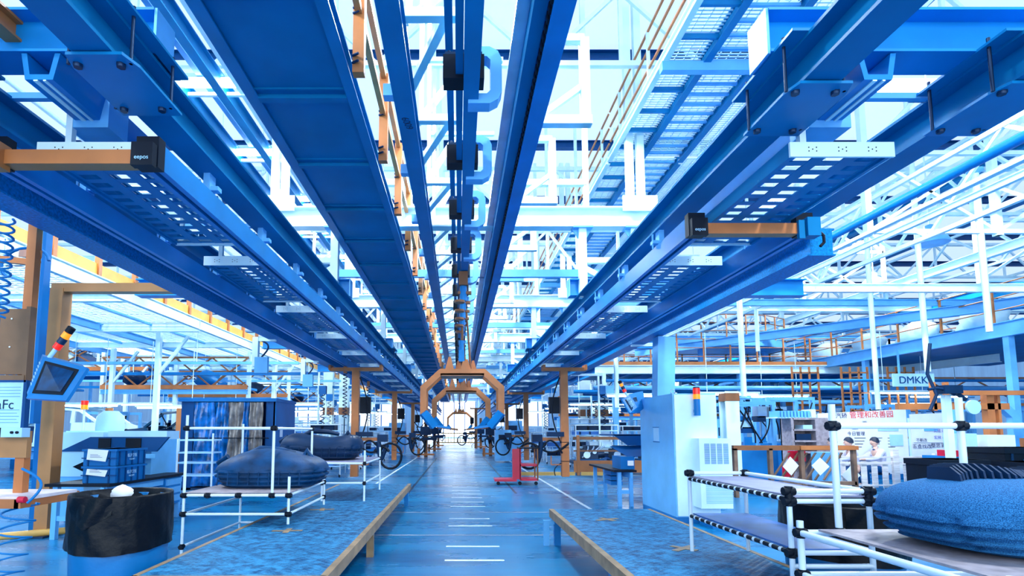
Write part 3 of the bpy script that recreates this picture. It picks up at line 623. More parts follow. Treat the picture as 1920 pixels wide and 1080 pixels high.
railing(5.5, 20.95, 17.1, 20.95, RZ + .17, 11, 'orange brown guard rail along the right mezzanine edge facing the aisle', ORANGE)
railing(17.1, 20.95, 17.9, 17.5, RZ + .17, 3, 'orange guard rail on the slanted side of the right mezzanine', ORANGE)
railing(5.5, 25.5, 17.1, 25.5, RZ + .2, 11, 'orange brown guard rail along the back of the right mezzanine', BROWN)
# curved upper deck
c = thing('curved_deck', 'curved white upper deck with brown rails above the right mezzanine', 'walkway', (12.5, 23, E + 3.9))
arc = [(9.5, 23.0), (11.5, 22.6), (13.3, 22.8), (14.6, 23.6), (15.2, 24.6)]
mb = MB(); r1 = MB(); po = MB()
for i in range(4):
    (xa, ya), (xb, yb) = arc[i], arc[i + 1]; mb.bar((xa, ya, E + 3.8), (xb, yb, E + 3.8), .1, .3); mb.plate([(xa, ya, E + 3.7), (xb, yb, E + 3.7), (xb, 27, E + 3.7), (xa, 27, E + 3.7)], (0, 0, 1), .04)
    for k in (.4, .75, 1.1): r1.tube((xa, ya, E + 3.9 + k), (xb, yb, E + 3.9 + k), .02, 6)
    for k in (0, .5): po.bar((xa + (xb - xa) * k, ya + (yb - ya) * k, E + 3.9), (xa + (xb - xa) * k, ya + (yb - ya) * k, E + 5), .045)
part(mb, 'deck', SKY, c); part(r1, 'rail', BROWN, c); part(po, 'post', ORANGE, c)
part(MB().bar((11, 24, 0), (11, 24, E + 3.7), .2).bar((14.5, 25, 0), (14.5, 25, E + 3.7), .2), 'column', SKY, c)
# big conveyor gallery on the right carrying light bundles
cg = thing('conveyor_gallery', 'long dark bottomed conveyor gallery rising along the right side', 'conveyor', (15.6, 8, E + 2.5))
part(MB().box(14.6, 18.5, 7, 48, E + 2.55, E + 2.7), 'gallery_floor', NAVY, cg)
part(MB().ibeam((14.55, 7, E + 2.7), (14.55, 48, E + 2.7), .14, .4), 'edge_beam', SKY, cg)
for i in range(8): part(MB().bar((14.6, 9 + 5 * i, 0), (14.6, 9 + 5 * i, E + 2.5), .16), 'column', SKY, cg)
railing(14.6, 8, 14.6, 46, E + 2.9, 24, 'orange brown guard rail along the long right conveyor gallery', ORANGE)
rnd = random.Random(5)
base = thing('wrapped_part', 'white wrapped part standing on the right conveyor gallery, first of the row', 'wrapped part', (16, 16, E + 2.7), 'white wrapped parts on the right conveyor gallery')
def blob(mb, c, rx, ry, rz, seed, n=14, amp=.25):
    q = random.Random(seed); ph = [q.uniform(0, 6.3) for _ in range(6)]
    def fn(u, v):
        a = u * 2 * math.pi; t = v * math.pi; k = 1 + amp * (math.sin(3 * a + ph[0]) * math.sin(2 * t + ph[1]) + .5 * math.sin(5 * a + ph[2] + 4 * t))
        return (c[0] + rx * k * math.cos(a) * math.sin(t), c[1] + ry * k * math.sin(a) * math.sin(t), c[2] + rz * math.cos(t) * (1 + amp * .4 * math.sin(2 * a + ph[3])))
    return mb.grid(fn, n, n // 2 + 2)
part(blob(MB(), (16, 16, E + 3.25), .6, .5, .55, 3), 'wrapping', WHITE, base)
part(MB().box(15.4, 16.6, 15.6, 16.4, E + 2.7, E + 2.85), 'skid', MID, base)
for i in range(1, 13): copy(base, (rnd.uniform(-.3, .3), 2.4 * i, 0), 'white wrapped part standing on the right conveyor gallery, %s one from the camera' % nth(i), rz=rnd.uniform(-.2, .2))
# building columns
def column(x, y, w, z1, lab, band=True, m=WHITE):
    o = thing('building_column', lab, 'column', (x, y, 0))
    part(MB().ibeam((x, y, 0), (x, y, z1), w, w, w * .12), 'shaft', m, o)
    if band: part(MB().box(x - w / 2 - .01, x + w / 2 + .01, y - w / 2 - .01, y + w / 2 + .01, 2.25, 2.45 if z1 < 3 else 2.6), 'painted_band', BROWN, o)
    return o
column(-6.2, 25.4, .42, ROOF, 'white building column with brown band left of the aisle, left one of a pair')
column(-5.45, 25.4, .42, ROOF, 'white building column with brown band left of the aisle, right one of a pair')
column(6.6, 28, .55, 4.4, 'white square column with brown band behind the right T post, left of two')
column(7.5, 28, .55, 4.4, 'white square column with brown band behind the right T post, right of two')
column(6.9, 13.6, .34, 2.5, 'pale column with brown band just right of the control cabinet')
o = thing('building_column', 'pale blue tapering column rising behind the tall control cabinet', 'column', (4.25, 11.2, 0))
part(MB().prof((4.2, 11.2, 0), (4.36, 11.2, 3.47), [(-.18, -.16), (.18, -.16), (.18, .16), (-.18, .16)]), 'shaft', SKY, o)
for i, (x, y, z1) in enumerate([(6.7, 12.5, 4.8), (11.8, 15, 7.5), (11.95, 13.5, 10.6), (12.1, 12, 7.6), (4.75, 16, 5.3), (10.2, 18, 9)]):
    z0 = [2.3, 2.1, 3.0, 3.75, 2.2, 4.2][i]
    o = thing('hanger_post', 'white %s post on the right, %s counting from the aisle' % ('drop', nth([1, 3, 4, 5, 0, 2][i])), 'post', (x, y, z0), 'white posts on the right side')
    part(MB().tube((x, y, z0), (x, y, z1), .065, 8), 'tube', WHITE, o)
    part(MB().lathe((x, y, z1 - .05), [(.07, -.05), (.16, 0), (.16, .05), (.07, .08)], 12), 'collar', SKY, o)
for i, (x, y) in enumerate([(-4.45, 11.6), (-4.45, 15.2), (5.2, 19), (4.6, 12.3)]):
    o = thing('junction_box', 'pale blue junction box hanging on a white drop post, %s one' % nth(i), 'junction box', (x, y, 2.6), 'junction boxes on drop posts')
    part(MB().bar((x, y, 2.9), (x, y, 3.55), .12), 'drop_post', WHITE, o); part(MB().bar((x, y, 3.5), (math.copysign(4.02, x), y, 3.5), .08), 'bracket', WHITE, o); part(MB().box(x + .02, x + .3, y - .12, y - .02, 2.75, 3.1), 'box', SKY, o)
    mb = MB(); hose(mb, (x + .15, y - .07, 3.1), (x + .05, y, 3.5), -.05, .02, side=.18); part(mb, 'conduit', DARK, o)
# high bay lamps
g = 'high bay lamps hanging on the right'
L = thing('high_bay_lamp', 'round high bay lamp hanging upper right, nearest of its group', 'lamp', (13.2, 14.5, 6.7), g)
part(MB().lathe((13.2, 14.5, 6.7), [(.42, 0), (.43, .03), (.36, .2), (.2, .34), (.12, .38), (.12, .52), (.05, .56)], 20), 'shade', SKY, L)
part(MB().lathe((13.2, 14.5, 6.7), [(.01, .02), (.36, .03), (.3, .1), (.01, .12)], 16), 'lens', PALE, L)
part(MB().tube((13.2, 14.5, 7.25), (13.2, 14.5, ROOF), .018), 'suspension_rod', WHITE, L)
copy(L, (1.9, 4.5, 0), 'round high bay lamp hanging upper right, farther and right of the nearest')
copy(L, (-1.5, 6.5, .2), 'round high bay lamp hanging upper right, left of the nearest')
copy(L, (-23.5, 6.0, .2), 'round high bay lamp hanging over the left mezzanine')
# diagonal lattice on the right hall
for i, (x, y) in enumerate([(9.5, 12), (12.5, 12), (9.5, 19), (12.5, 19), (16, 16), (16, 26)]):
    o = thing('lattice_truss', 'white cross braced lattice frame in the upper right space, %s of the group' % nth(i), 'lattice', (x, y, 6), 'white lattice frames upper right')
    part(MB().bar((x, y, 6), (x, y, 10.6), .14), 'upright', WHITE, o); part(MB().bar((x + 3, y, 6), (x + 3, y, 10.6), .1), 'upright', WHITE, o)
    part(MB().bar((x, y, 6.1), (x + 3, y, 6.1), .1), 'chord', WHITE, o); part(MB().bar((x, y, 8), (x + 3, y, 8), .1), 'chord', WHITE, o)
    part(MB().bar((x, y, 6.1), (x + 3, y, 8), .07).bar((x, y, 8), (x + 3, y, 6.1), .07).bar((x, y, 8), (x + 1.5, y, 9.5), .07).bar((x + 1.5, y, 9.5), (x + 3, y, 8), .07), 'brace', WHITE, o)
for i, (x, z) in enumerate([(-9.5, 6.2), (-12.5, 6.2), (-15.5, 6.2)]):
    pass
# crossing beams over the right mezzanine
for i, (y, z, x0, x1) in enumerate([(12.5, 4.9, 5, 24), (16, 5.4, 4.5, 24), (19.4, 6.0, 5, 26), (23.4, 5.6, 5, 30), (27, 6.3, 5, 32), (33, 6.5, 5, 34)]):
    single(MB().ibeam((x0, y, z), (x1, y, z), .12, .2), 'steel_beam', SKY if i % 2 else WHITE, 'pale cross beam over the right mezzanine, %s one from the camera' % nth(i), 'beam', 'cross beams over the right side')
for i in range(7):
    single(MB().ibeam((-19, 7 + 5 * i, MZ + 2.6), (-6.5, 7 + 5 * i, MZ + 2.6), .12, .18), 'steel_beam', WHITE, 'white cross beam above the left mezzanine, %s one from the camera' % nth(i), 'beam', 'cross beams above the left mezzanine')
for i, (xa, ya, xb, yb, z) in enumerate([(8, 24, 19, 9.5, 5.0), (10, 26, 22, 13, 5.6)]):
    single(MB().ibeam((xa, ya, z), (xb, yb, z), .2, .3), 'steel_beam', SKY, 'light blue slanting beam crossing above the right gallery, %s one' % ('lower' if i == 0 else 'higher'), 'beam')
# ================================================================ foreground
plate_m = bpy.data.materials.new('chequer plate'); plate_m.use_nodes = True
def _plate(m):
    nt = m.node_tree; b = nt.nodes['Principled BSDF']; tc = nt.nodes.new('ShaderNodeTexCoord')
    n = nt.nodes.new('ShaderNodeTexNoise'); n.inputs['Scale'].default_value = 9; n.inputs['Detail'].default_value = 10; n.inputs['Roughness'].default_value = .85
    nt.links.new(tc.outputs['Object'], n.inputs['Vector']); cr = nt.nodes.new('ShaderNodeValToRGB'); e = cr.color_ramp.elements
    e[0].position = .42; e[0].color = (.0, .045, .14, 1); e[1].position = .56; e[1].color = (.03, .24, .48, 1)
    nt.links.new(n.outputs['Fac'], cr.inputs[0]); nt.links.new(cr.outputs[0], b.inputs['Base Color']); b.inputs['Roughness'].default_value = .5; b.inputs['Specular IOR Level'].default_value = .2
    mp = nt.nodes.new('ShaderNodeMapping'); mp.inputs['Rotation'].default_value = (0, 0, .785); mp.inputs['Scale'].default_value = (22, 22, 22)
    ck = nt.nodes.new('ShaderNodeTexVoronoi'); ck.feature = 'F1'; ck.inputs['Randomness'].default_value = .15; ck.inputs['Scale'].default_value = 1.0
    nt.links.new(tc.outputs['Object'], mp.inputs[0]); nt.links.new(mp.outputs[0], ck.inputs['Vector'])
    bp = nt.nodes.new('ShaderNodeBump'); bp.inputs['Strength'].default_value = .55; bp.inputs['Distance'].default_value = .02
    nt.links.new(ck.outputs['Distance'], bp.inputs['Height']); nt.links.new(bp.outputs[0], b.inputs['Normal'])
_plate(plate_m)
KHAKI = mat('worn yellow paint', (.3, .19, .1), .5, var=.25, scale=6)
def platform(x0, x1, y0, y1, z, side, inner):
    o = thing('work_platform', 'low chequer plate platform with worn yellow edges on the %s of the aisle' % side, 'platform', ((x0 + x1) / 2, (y0 + y1) / 2, 0))
    part(MB().box(x0, x1, y0, y1, z - .02, z), 'deck_plate', plate_m, o)
    e = .045; part(MB().box(x0, x0 + e, y0, y1, z, z + .003).box(x1 - e, x1, y0, y1, z, z + .003).box(x0, x1, y0, y0 + e, z, z + .003), 'edge_stripe', KHAKI, o)
    xi = x1 if inner > 0 else x0; part(MB().box(xi - .012, xi + .012, y0, y1, z - .1, z + .002), 'side_fascia', KHAKI, o)
    part(MB().box(x0, x1, y0 - .01, y0 + .01, z - .1, z), 'end_fascia', DSTEEL, o)
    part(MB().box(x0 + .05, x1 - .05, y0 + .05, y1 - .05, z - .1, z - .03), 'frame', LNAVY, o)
    ys = [y0 + .06, (y0 + y1) / 2, y1 - .06] if y1 - y0 > 4 else [y0 + .06, y1 - .06]
    if side == 'left': ys = [y0 + .06, 6.55, y1 - .06]
    for y in ys:
        for x in (x0 + .08, x1 - .08):
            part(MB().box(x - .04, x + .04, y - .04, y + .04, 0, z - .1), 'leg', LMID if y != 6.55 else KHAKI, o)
    if side == 'right': part(MB().box(x0 - .1, x0 - .03, y1 - .1, y1 - .03, 0, z - .18).bar((x0 - .1, y1 - .07, z - .16), (x0 + .4, y1 - .07, z - .16), .05), 'step_bracket', SKY, o)
    return o
platform(-2.42, -.98, 4.02, 11.0, .43, 'left', 1)
platform(1.22, 2.56, 1.9, 7.25, .46, 'right', -1)
# yellow floor pads where posts stand on the decks
for i, (x, y, z, rz) in enumerate([(-1.84, 5.85, .432, .1), (-1.86, 7.4, .432, .2), (-1.15, 10.6, .432, 0), (2.0, 4.85, .462, .7), (1.75, 6.4, .462, .5)]):
    o = thing('deck_marking', 'yellow L shaped corner marking painted on the %s platform deck, %s one' % ('left' if x < 0 else 'right', nth(i)), 'floor marking', (x, y, z), 'yellow corner markings on the decks', rz=rz)
    part(MB().box(-.16, .16, -.03, .03, 0, .003).box(-.03, .03, -.12, .12, 0, .0032), 'painted_mark', KHAKI, o)
# ---- pipe joint racks
def joint(mb, c, ax, r=.026, L=.07):
    v = {'x': (L, 0, 0), 'y': (0, L, 0), 'z': (0, 0, L)}[ax]; c = Vector(c); mb.tube(c - Vector(v) * .5, c + Vector(v) * .5, r, 8)
def rack(name, lab, tubes, joints, shelves, rollers=(), r=.016, cat='rack', base=None):
    o = thing(name, lab, cat, base)
    for a, b in tubes: part(MB().tube(a, b, r, 10), 'pipe', PIPE, o)
    for c, ax in joints:
        mb = MB(); joint(mb, c, ax); joint(mb, c, 'z', .024, .06); mb.tube(Vector(c) + Vector((0, -.03, 0)), Vector(c) + Vector((0, -.034, .0)), .008, 6); part(mb, 'pipe_joint', INK, o)
    for (x0, x1, y0, y1, z, m) in shelves: part(MB().box(x0, x1, y0, y1, z, z + .012), 'shelf', m, o)
    for a, b, n in rollers:
        a = Vector(a); b = Vector(b); mb = MB(); mk = MB()
        for i in range(n):
            p = a.lerp(b, (i + .15) / n); q = a.lerp(b, (i + .85) / n); mb.tube(p, q, .017, 8)
        mk.tube(a, b, .013, 8); part(mb, 'roller', INK, o); part(mk, 'roller_track', PALE, o)
    return o
PIPE = mat('white coated pipe', (.75, .87, 1), .3, var=.04)
LILAC = mat('lilac grey board', (.3, .3, .45), .5, var=.12, scale=6)
BLUEB = mat('blue rubber mat', (.04, .15, .48), .35, var=.3, scale=4)
TAN = mat('grey brown board', (.34, .29, .33), .6, var=.22, scale=12)
# left rack holding the moulded liner
xa, xb, ya, yb, zs = -3.12, -1.93, 6.15, 7.75, .77
T = [((xa, ya, .12), (xa, ya, 1.68)), ((xb, ya, .45), (xb, ya, .98)), ((xb, yb, .45), (xb, yb, .95)), ((xa, yb, .12), (xa, yb, 1.6)), ((-2.12, ya, zs), (-2.12, ya, 1.56)), ((-2.12, yb, zs), (-2.12, yb, 1.56)),
     ((xa, ya, zs), (xb, ya, zs)), ((xa, yb, zs), (xb, yb, zs)), ((xa, ya, .56), (xb, ya, .56)), ((xa, ya, 1.53), (-2.12, ya, 1.53)), ((-2.12, ya, 1.53), (-2.12, yb, 1.53)), ((xa, yb, 1.53), (-2.12, yb, 1.53)),
     ((xb, ya, zs), (xb, yb, zs)), ((xb, ya, .56), (xb, yb, .56)), ((xa, ya, .56), (xa, yb, .56)), ((xa, ya, zs), (xa, yb, zs)), ((xa, ya, .2), (xa, yb, .2)), ((xa, yb, .2), (-2.5, yb, .2))]
J = [((xa, ya, zs), 'x'), ((xb, ya, zs), 'x'), ((xa, ya, .56), 'x'), ((xb, ya, .56), 'x'), ((xa, ya, 1.53), 'x'), ((-2.12, ya, 1.53), 'x'), ((-2.12, ya, zs), 'x'), ((xb, yb, zs), 'y'), ((xb, yb, .56), 'y'), ((xa, ya, .2), 'y'), ((-2.12, yb, 1.53), 'y'), ((-2.85, ya, zs), 'x'), ((-2.5, ya, zs), 'x')]
rack('pipe_rack', 'white pipe rack with black joints standing between trash bin and left platform', T, J, [(xa, xb, ya, yb, zs + .02, TAN)], base=((xa + xb) / 2, 7, 0))
# second left rack behind
xa, xb, ya, yb = -2.1, -1.45, 8.3, 9.9
T = [((xb, ya, .43), (xb, ya, 1.2)), ((xb, yb, .43), (xb, yb, 1.2)), ((xa, ya, .43), (xa, ya, 1.05)), ((xa, ya, 1.0), (xb, ya, 1.0)), ((xb, ya, 1.0), (xb, yb, 1.0)), ((xb, ya, .7), (xb, yb, .7)), ((xa, ya, .7), (xb, ya, .7)), ((xa, yb, 1.0), (xb, yb, 1.0))]
J = [((xb, ya, 1.0), 'y'), ((xb, ya, .7), 'y'), ((xb, yb, 1.0), 'y'), ((xa, ya, .7), 'x')]
rack('pipe_rack', 'smaller white pipe rack on the left platform behind the moulded liner rack', T, J, [(xa - .5, xb, ya, yb, 1.01, LILAC)], base=((xa + xb) / 2, 9, .43))
# right racks
xa, xb, ya, yb, z1, z2 = 2.03, 2.52, 3.33, 4.75, 1.08, .76
T = [((xa, yb, .46), (xa, yb, 1.14)), ((xa, ya, .46), (xa, ya, 1.15)), ((xb, ya, .46), (xb, ya, 1.15)), ((xb, yb, .46), (xb, yb, 1.16)), ((xa, ya, z1 + .05), (xb, ya, z1 + .05)), ((xa, ya, z1 - .01), (xb, ya, z1 - .01)), ((xa, ya, z2), (xb, ya, z2)), ((xa, ya, .68), (xb, ya, .68)),
     ((xa, yb, z1 + .05), (xb, yb, z1 + .05)), ((xb, ya, z1 + .05), (xb, yb, z1 + .05)), ((xa, ya, z1), (xa, yb, z1)), ((xa, ya, z2), (xa, yb, z2)), ((xb, ya, z2), (xb, yb, z2))]
J = [((xa, ya, z1 + .05), 'x'), ((xa, ya, z1 - .01), 'x'), ((xb, ya, z1 + .05), 'x'), ((xb, ya, z1 - .01), 'x'), ((xa, ya, z2), 'x'), ((xa, yb, z1 + .05), 'x'), ((xb, yb, z1 + .05), 'x')]
rack('pipe_rack', 'two tier white pipe rack with roller edges on the right platform', T, J, [(xa + .02, xb, ya, yb, z1 + .012, LILAC), (xa + .02, xb, ya, yb, z2 + .012, BLUEB)], [((xa, ya, z1), (xa, yb, z1), 16), ((xa, ya, z2), (xa, yb, z2), 14)], base=(2.27, 4, .46))
xa, xb, ya, yb, z = 2.02, 4.4, 2.0, 3.22, .9
T = [((xa, yb, .46), (xa, yb, .97)), ((2.25, yb, z), (2.25, yb, 1.66)), ((3.02, yb, z), (3.02, yb, 1.7)), ((xa, yb, z), (xb, yb, z)), ((2.25, yb, 1.53), (3.9, yb, 1.53)), ((xa, ya, z), (xa, yb, z)), ((xa, ya, .66), (xa, yb, .66)), ((xa, yb, .66), (xb, yb, .66)), ((xa, ya, .46), (xa, ya, .97)), ((xa, ya, z), (xb, ya, z))]
J = [((xa, yb, z), 'x'), ((xa, yb, .66), 'x'), ((2.25, yb, z), 'x'), ((2.25, yb, 1.53), 'x'), ((3.02, yb, 1.53), 'x'), ((3.02, yb, z), 'x')]
rack('pipe_rack', 'white pipe rack at the lower right corner carrying the big felt covered liner', T, J, [(xa + .08, xb, ya, yb - .04, z + .016, TAN)], base=(3, 2.6, .46), r=.019)
# ---- moulded liners
def liner(name, lab, c, a, b, h, m, grp, top=.45, ribs=3, felt=False, rz=0, seed=0):
    o = thing(name, lab, 'moulded liner', c, grp, rz=rz); ORG[o.name] = Vector((0, 0, 0)); ex = .62
    def se(t, p): return math.copysign(abs(t) ** p, t)
    def fn(u, v):
        t = u * 2 * math.pi; k = v
        # profile: tucked base, belly with horizontal steps, rounded shoulder, raised dome
        if k < .12: rr = .74 + .16 * (k / .12); z = .0 + .1 * (k / .12)
        elif k < .55:
            q = (k - .12) / .43; rr = .9 + .1 * math.sin(q * math.pi * .6) - .045 * (math.sin(q * ribs * 2 * math.pi) > 0); z = .1 + .42 * q
        else:
            q = (k - .55) / .45; rr = .985 * math.cos(q * math.pi / 2) ** .42; z = .52 + .48 * math.sin(q * math.pi / 2) ** 1.15
        x = a * rr * se(math.cos(t), ex); y = b * rr * se(math.sin(t), ex)
        zz = h * z
        if k > .5:
            f = (k - .5) / .5; zz += h * .16 * math.sin(x / a * 3 + seed) * f * (1 if not felt else .6)
            zz -= h * .22 * f * (x / a if felt else -x / a * .4)
        if .12 < k < .55: zz += 0; rr2 = 1 - .025 * (math.sin(t * 13 + seed) > .75); x *= rr2; y *= rr2
        return (x, y, zz)
    part(MB().grid(fn, 128, 64), 'shell', m, o)
    if felt:
        f = MB()
        for i in range(46):
            x = -.72 * a + i * .027; yy = .1 * b + .03 * math.sin(i * .5); zt = h * (1.0 + .05 * math.sin(i * .35)) + .005
            f.plate([(x, yy - .09, h * .8), (x, yy + .12, h * .8), (x, yy + .11, zt + .05), (x, yy - .02, zt + .055), (x, yy - .07, zt + .02)], (1, 0, 0), .011)
        part(f, 'rib_row', DARK, o)
        w = MB(); w.path([(a * .1, -b * .8, h * .8), (a * .3, -b * .2, h * .92), (a * .42, b * .5, h * .85)], .035, 8); w.path([(a * .55, -b * .85, h * .68), (a * .62, 0, h * .78), (a * .6, b * .6, h * .7)], .04, 8)
        w.path([(-a * .55, -b * .62, h * .66), (-a * .3, -b * .3, h * .9), (-a * .1, b * .1, h)], .02, 8)
        part(w, 'raised_seam', m, o)
        w = MB(); w.box(a * .5, a * .9, -b * .93, -b * .8, h * .12, h * .3); part(w, 'moulded_pad', m, o)
    else:
        w = MB(); w.path([(-a * .5, -b * .2, h * .92), (-a * .2, -b * .25, h * 1.12), (a * .15, -b * .1, h * 1.08), (a * .4, 0, h * .98)], [.03, .045, .04, .03], 8); w.path([(a * .55, 0, h * .85), (a * .62, 0, h * 1.08), (a * .7, 0, h * .85)], .035, 8); part(w, 'moulded_ridge', m, o)
        part(MB().path([(-a * .98, b * .1, h * .35), (-a * 1.06, 0, h * .7), (-a * .85, -.05, h * .9)], .03, 8), 'side_handle', m, o)
        f = MB()
        for i in range(9): x = -a * .75 + i * a * .18; f.path([(x, -b * .985, h * .12), (x + .01, -b * 1.0, h * .5)], .007, 5)
        part(f, 'rib', m, o)
    return o
FELT = mat('speckled blue felt', (.0, .04, .14), .9, col2=(.03, .2, .48), scale=230, bump=.35, bscale=260, spec=.2)
BPL = mat('dark blue moulded plastic', (.0, .04, .13), .5, spec=.25, var=.35, scale=7, bump=.15, bscale=30)
liner('moulded_liner', 'large felt covered blue moulded liner on the lower right rack', (3.17, 2.68, .93), .98, .46, .33, FELT, None, felt=True, seed=.6)
liner('moulded_liner', 'dark blue moulded liner lying on the left pipe rack', (-2.38, 6.95, .8), .68, .5, .42, BPL, None, seed=2, ribs=3)
liner('moulded_liner', 'darker moulded liner on the small rack behind the left one', (-2.3, 9.1, 1.03), .68, .5, .42, DARK, None, seed=4, ribs=2)
# ---- trash bins
def trash(x, y, lab, r=.36, h=.97, paper=True):
    o = thing('trash_bin', lab, 'trash bin', (x, y, 0)); n = 40
    part(MB().lathe((x, y, 0), [(r * .9, 0), (r * .93, .05), (r * .98, h * .5), (r, h - .02), (r * .96, h - .02), (r * .9, .08)], n, close=False).lathe((x, y, 0), [(r * .89, .0), (r * .9, .03)], n), 'bin_body', mat('blue bin plastic', (.0, .15, .42), .4, var=.1, bump=.05), o)
    def fn(u, v):
        a = u * 2 * math.pi
        if v < .6: k = v / .6; rr = r * (1.06 - .015 * k) + .008 * math.sin(a * 9 + 7 * k) * (1 - k * .6) + .004 * math.sin(a * 23); z = h * .57 + (h * .43 + .02) * k + .015 * math.sin(a * 2 + 1) * (1 - k)
        else:
            k = (v - .6) / .4; rr = r * (1.045 - .2 * k) + .02 * k * math.sin(a * 11 + 5 * k); z = h + .02 - .2 * k * k + .012 * math.sin(a * 7) * k
        return (x + rr * math.cos(a), y + rr * math.sin(a), z)
    bag = mat('black bag film', (.001, .002, .006), .42, var=0, bump=.7, bscale=7, spec=.2)
    part(MB().grid(fn, 72, 26).lathe((x, y, 0), [(.01, h - .2), (r * .86, h - .18)], 20, close=False), 'bag_liner', bag, o)
    part(MB().grid(lambda u, v: (x + (r * 1.075 + .012 * math.sin(u * 9 + v * 4)) * math.cos(-2.1 + .9 * u), y + (r * 1.075 + .012 * math.sin(u * 9 + v * 4)) * math.sin(-2.1 + .9 * u), h + .01 - (.24 - .2 * abs(u - .45)) * v), 16, 8), 'bag_fold', bag, o)
    if paper: part(blob(MB(), (x - .06, y + .08, h + .0), .09, .06, .07, 8, 12, .2), 'crumpled_paper', PAPER, o)
    return o
trash(-2.82, 4.55, 'blue trash bin with black bag folded over its rim, lower left')
trash(3.05, 4.35, 'blue trash bin with black bag between the right pipe racks', r=.4, h=.92, paper=False)
# ---- workbench left with totes
def bench(x0, x1, y0, y1, z, lab, m=LMID, drawer=True):
    o = thing('workbench', lab, 'workbench', ((x0 + x1) / 2, (y0 + y1) / 2, 0))
    part(MB().box(x0, x1, y0, y1, z - .04, z), 'bench_top', INK, o)
    for x in (x0 + .12, x1 - .1):
        for y in (y0 + .08, y1 - .08): part(MB().box(x - .035, x + .035, y - .035, y + .035, 0, z - .04), 'leg', SKY, o)
    part(MB().box(x0 + .1, x1 - .1, y0 + .06, y0 + .09, .25, .32).box(x0 + .1, x1 - .1, y1 - .09, y1 - .06, .25, .32).box(x1 - .13, x1 - .08, y0, y1, z - .16, z - .05), 'rail', SKY, o)
    if drawer:
        d = part(MB().box(x1 - .52, x1 - .05, y1 - .6, y1 - .1, z - .5, z - .06), 'drawer_cabinet', LMID, o)
        for k in range(3): part(MB().box(x1 - .5, x1 - .03, y1 - .58, y1 - .12, z - .18 - .14 * k, z - .08 - .14 * k), 'drawer', SKY, o)
    return o
b = bench(-5.75, -4.84, 7.5, 9.6, .765, 'blue workbench with black top and stacked totes, left foreground', drawer=True)
part(MB().box(-5.55, -5.05, 8.0, 8.6, .05, .68), 'cabinet', PALE, b)
def tote(lab, c, g, paper_h):
    x, y, z = c; o = thing('tote_box', lab, 'tote', c, g); w, d, h = .5, .72, .235
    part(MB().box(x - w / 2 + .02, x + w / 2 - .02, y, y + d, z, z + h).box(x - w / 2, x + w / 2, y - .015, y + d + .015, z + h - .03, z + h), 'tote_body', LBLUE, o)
    rb = MB()
    for k in range(2): rb.box(x - w / 2 + .06 + .3 * k + .02, x - w / 2 + .08 + .3 * k + .02, y - .014, y, z, z + h)
    rb.box(x - w / 2, x + w / 2, y - .014, y, z + .1, z + .115)
    for k in range(5): rb.box(x + w / 2 - .02, x + w / 2 - .002, y + .06 + .15 * k, y + .08 + .15 * k, z, z + h)
    part(rb, 'rib', LNAVY, o)
    pa = part(MB().plate([(x - .17, y - .022, z + paper_h[0]), (x + .1, y - .022, z + paper_h[0] - .03), (x + .13, y - .018, z + paper_h[1]), (x - .16, y - .018, z + paper_h[1] + .02)], (0, -1, 0), .003), 'label_sheet', PAPER, o)
    ln = MB()
    for k in range(3): ln.box(x - .12, x + .05 - .03 * k, y - .027, y - .025, z + paper_h[0] + .03 + k * .018, z + paper_h[0] + .034 + k * .018)
    part(ln, 'print_line', DSTEEL, pa)
    text('临汐卫医', .058, (x + w / 2 + .0, y + .35, z + .135), (R(90), 0, R(90)), PALE, o); text('VUCMPT', .035, (x + w / 2 + .0, y + .35, z + .08), (R(90), 0, R(90)), PALE, o)
    return o
tote('dark blue tote with small paper label, lower of the two stacked on the bench', (-5.1 + .02, 7.62, .766), 'stacked totes on the left workbench', (.12, .18))
tote('dark blue tote with larger white paper label, upper of the two on the bench', (-5.09, 7.63, 1.006), 'stacked totes on the left workbench', (.09, .22))
# sheet metal feed hood behind the totes
o = thing('sheet_metal_hood', 'pale sheet metal feed hood with perforated black wings behind the totes', 'machine', (-5.6, 9.0, 0))
part(MB().box(-6.6, -5.9, 8.9, 9.0, .75, 1.48).box(-6.6, -4.9, 9.0, 9.4, 1.36, 1.5), 'panel', PALE, o)
part(MB().plate([(-6.6, 8.88, 1.16), (-6.1, 8.88, 1.4), (-4.8, 8.88, 1.4), (-5.0, 8.88, 1.16)], (0, 1, 0), .05), 'dark_recess', LNAVY, o)
w = part(MB().plate([(-5.95, 8.3, .95), (-5.4, 8.3, 1.2), (-5.4, 8.3, .77), (-5.55, 8.3, .77)], (0, 1, 0), .03), 'perforated_wing', INK, o)
ho = MB()
for r_ in range(4):
    for c_ in range(3): ho.tube((-5.72 + .1 * c_, 8.296, .86 + .07 * r_), (-5.72 + .1 * c_, 8.292, .86 + .07 * r_), .007, 6)
part(ho, 'perforation', PAPER, w)
part(MB().box(-5.6, -5.0, 8.86, 8.9, 1.05, 1.12), 'lower_lip', SKY, o); part(MB().box(-6.6, -5.9, 8.92, 8.98, .1, .8), 'kick_panel', SKY, o)
part(MB().box(-6.6, -5.2, 9.1, 9.9, .0, 1.36), 'machine_casing', SKY, o)
part(MB().box(-5.95, -5.75, 8.86, 8.9, 1.17, 1.38).box(-5.5, -5.25, 8.86, 8.9, 1.17, 1.38), 'dark_strip', INK, o)
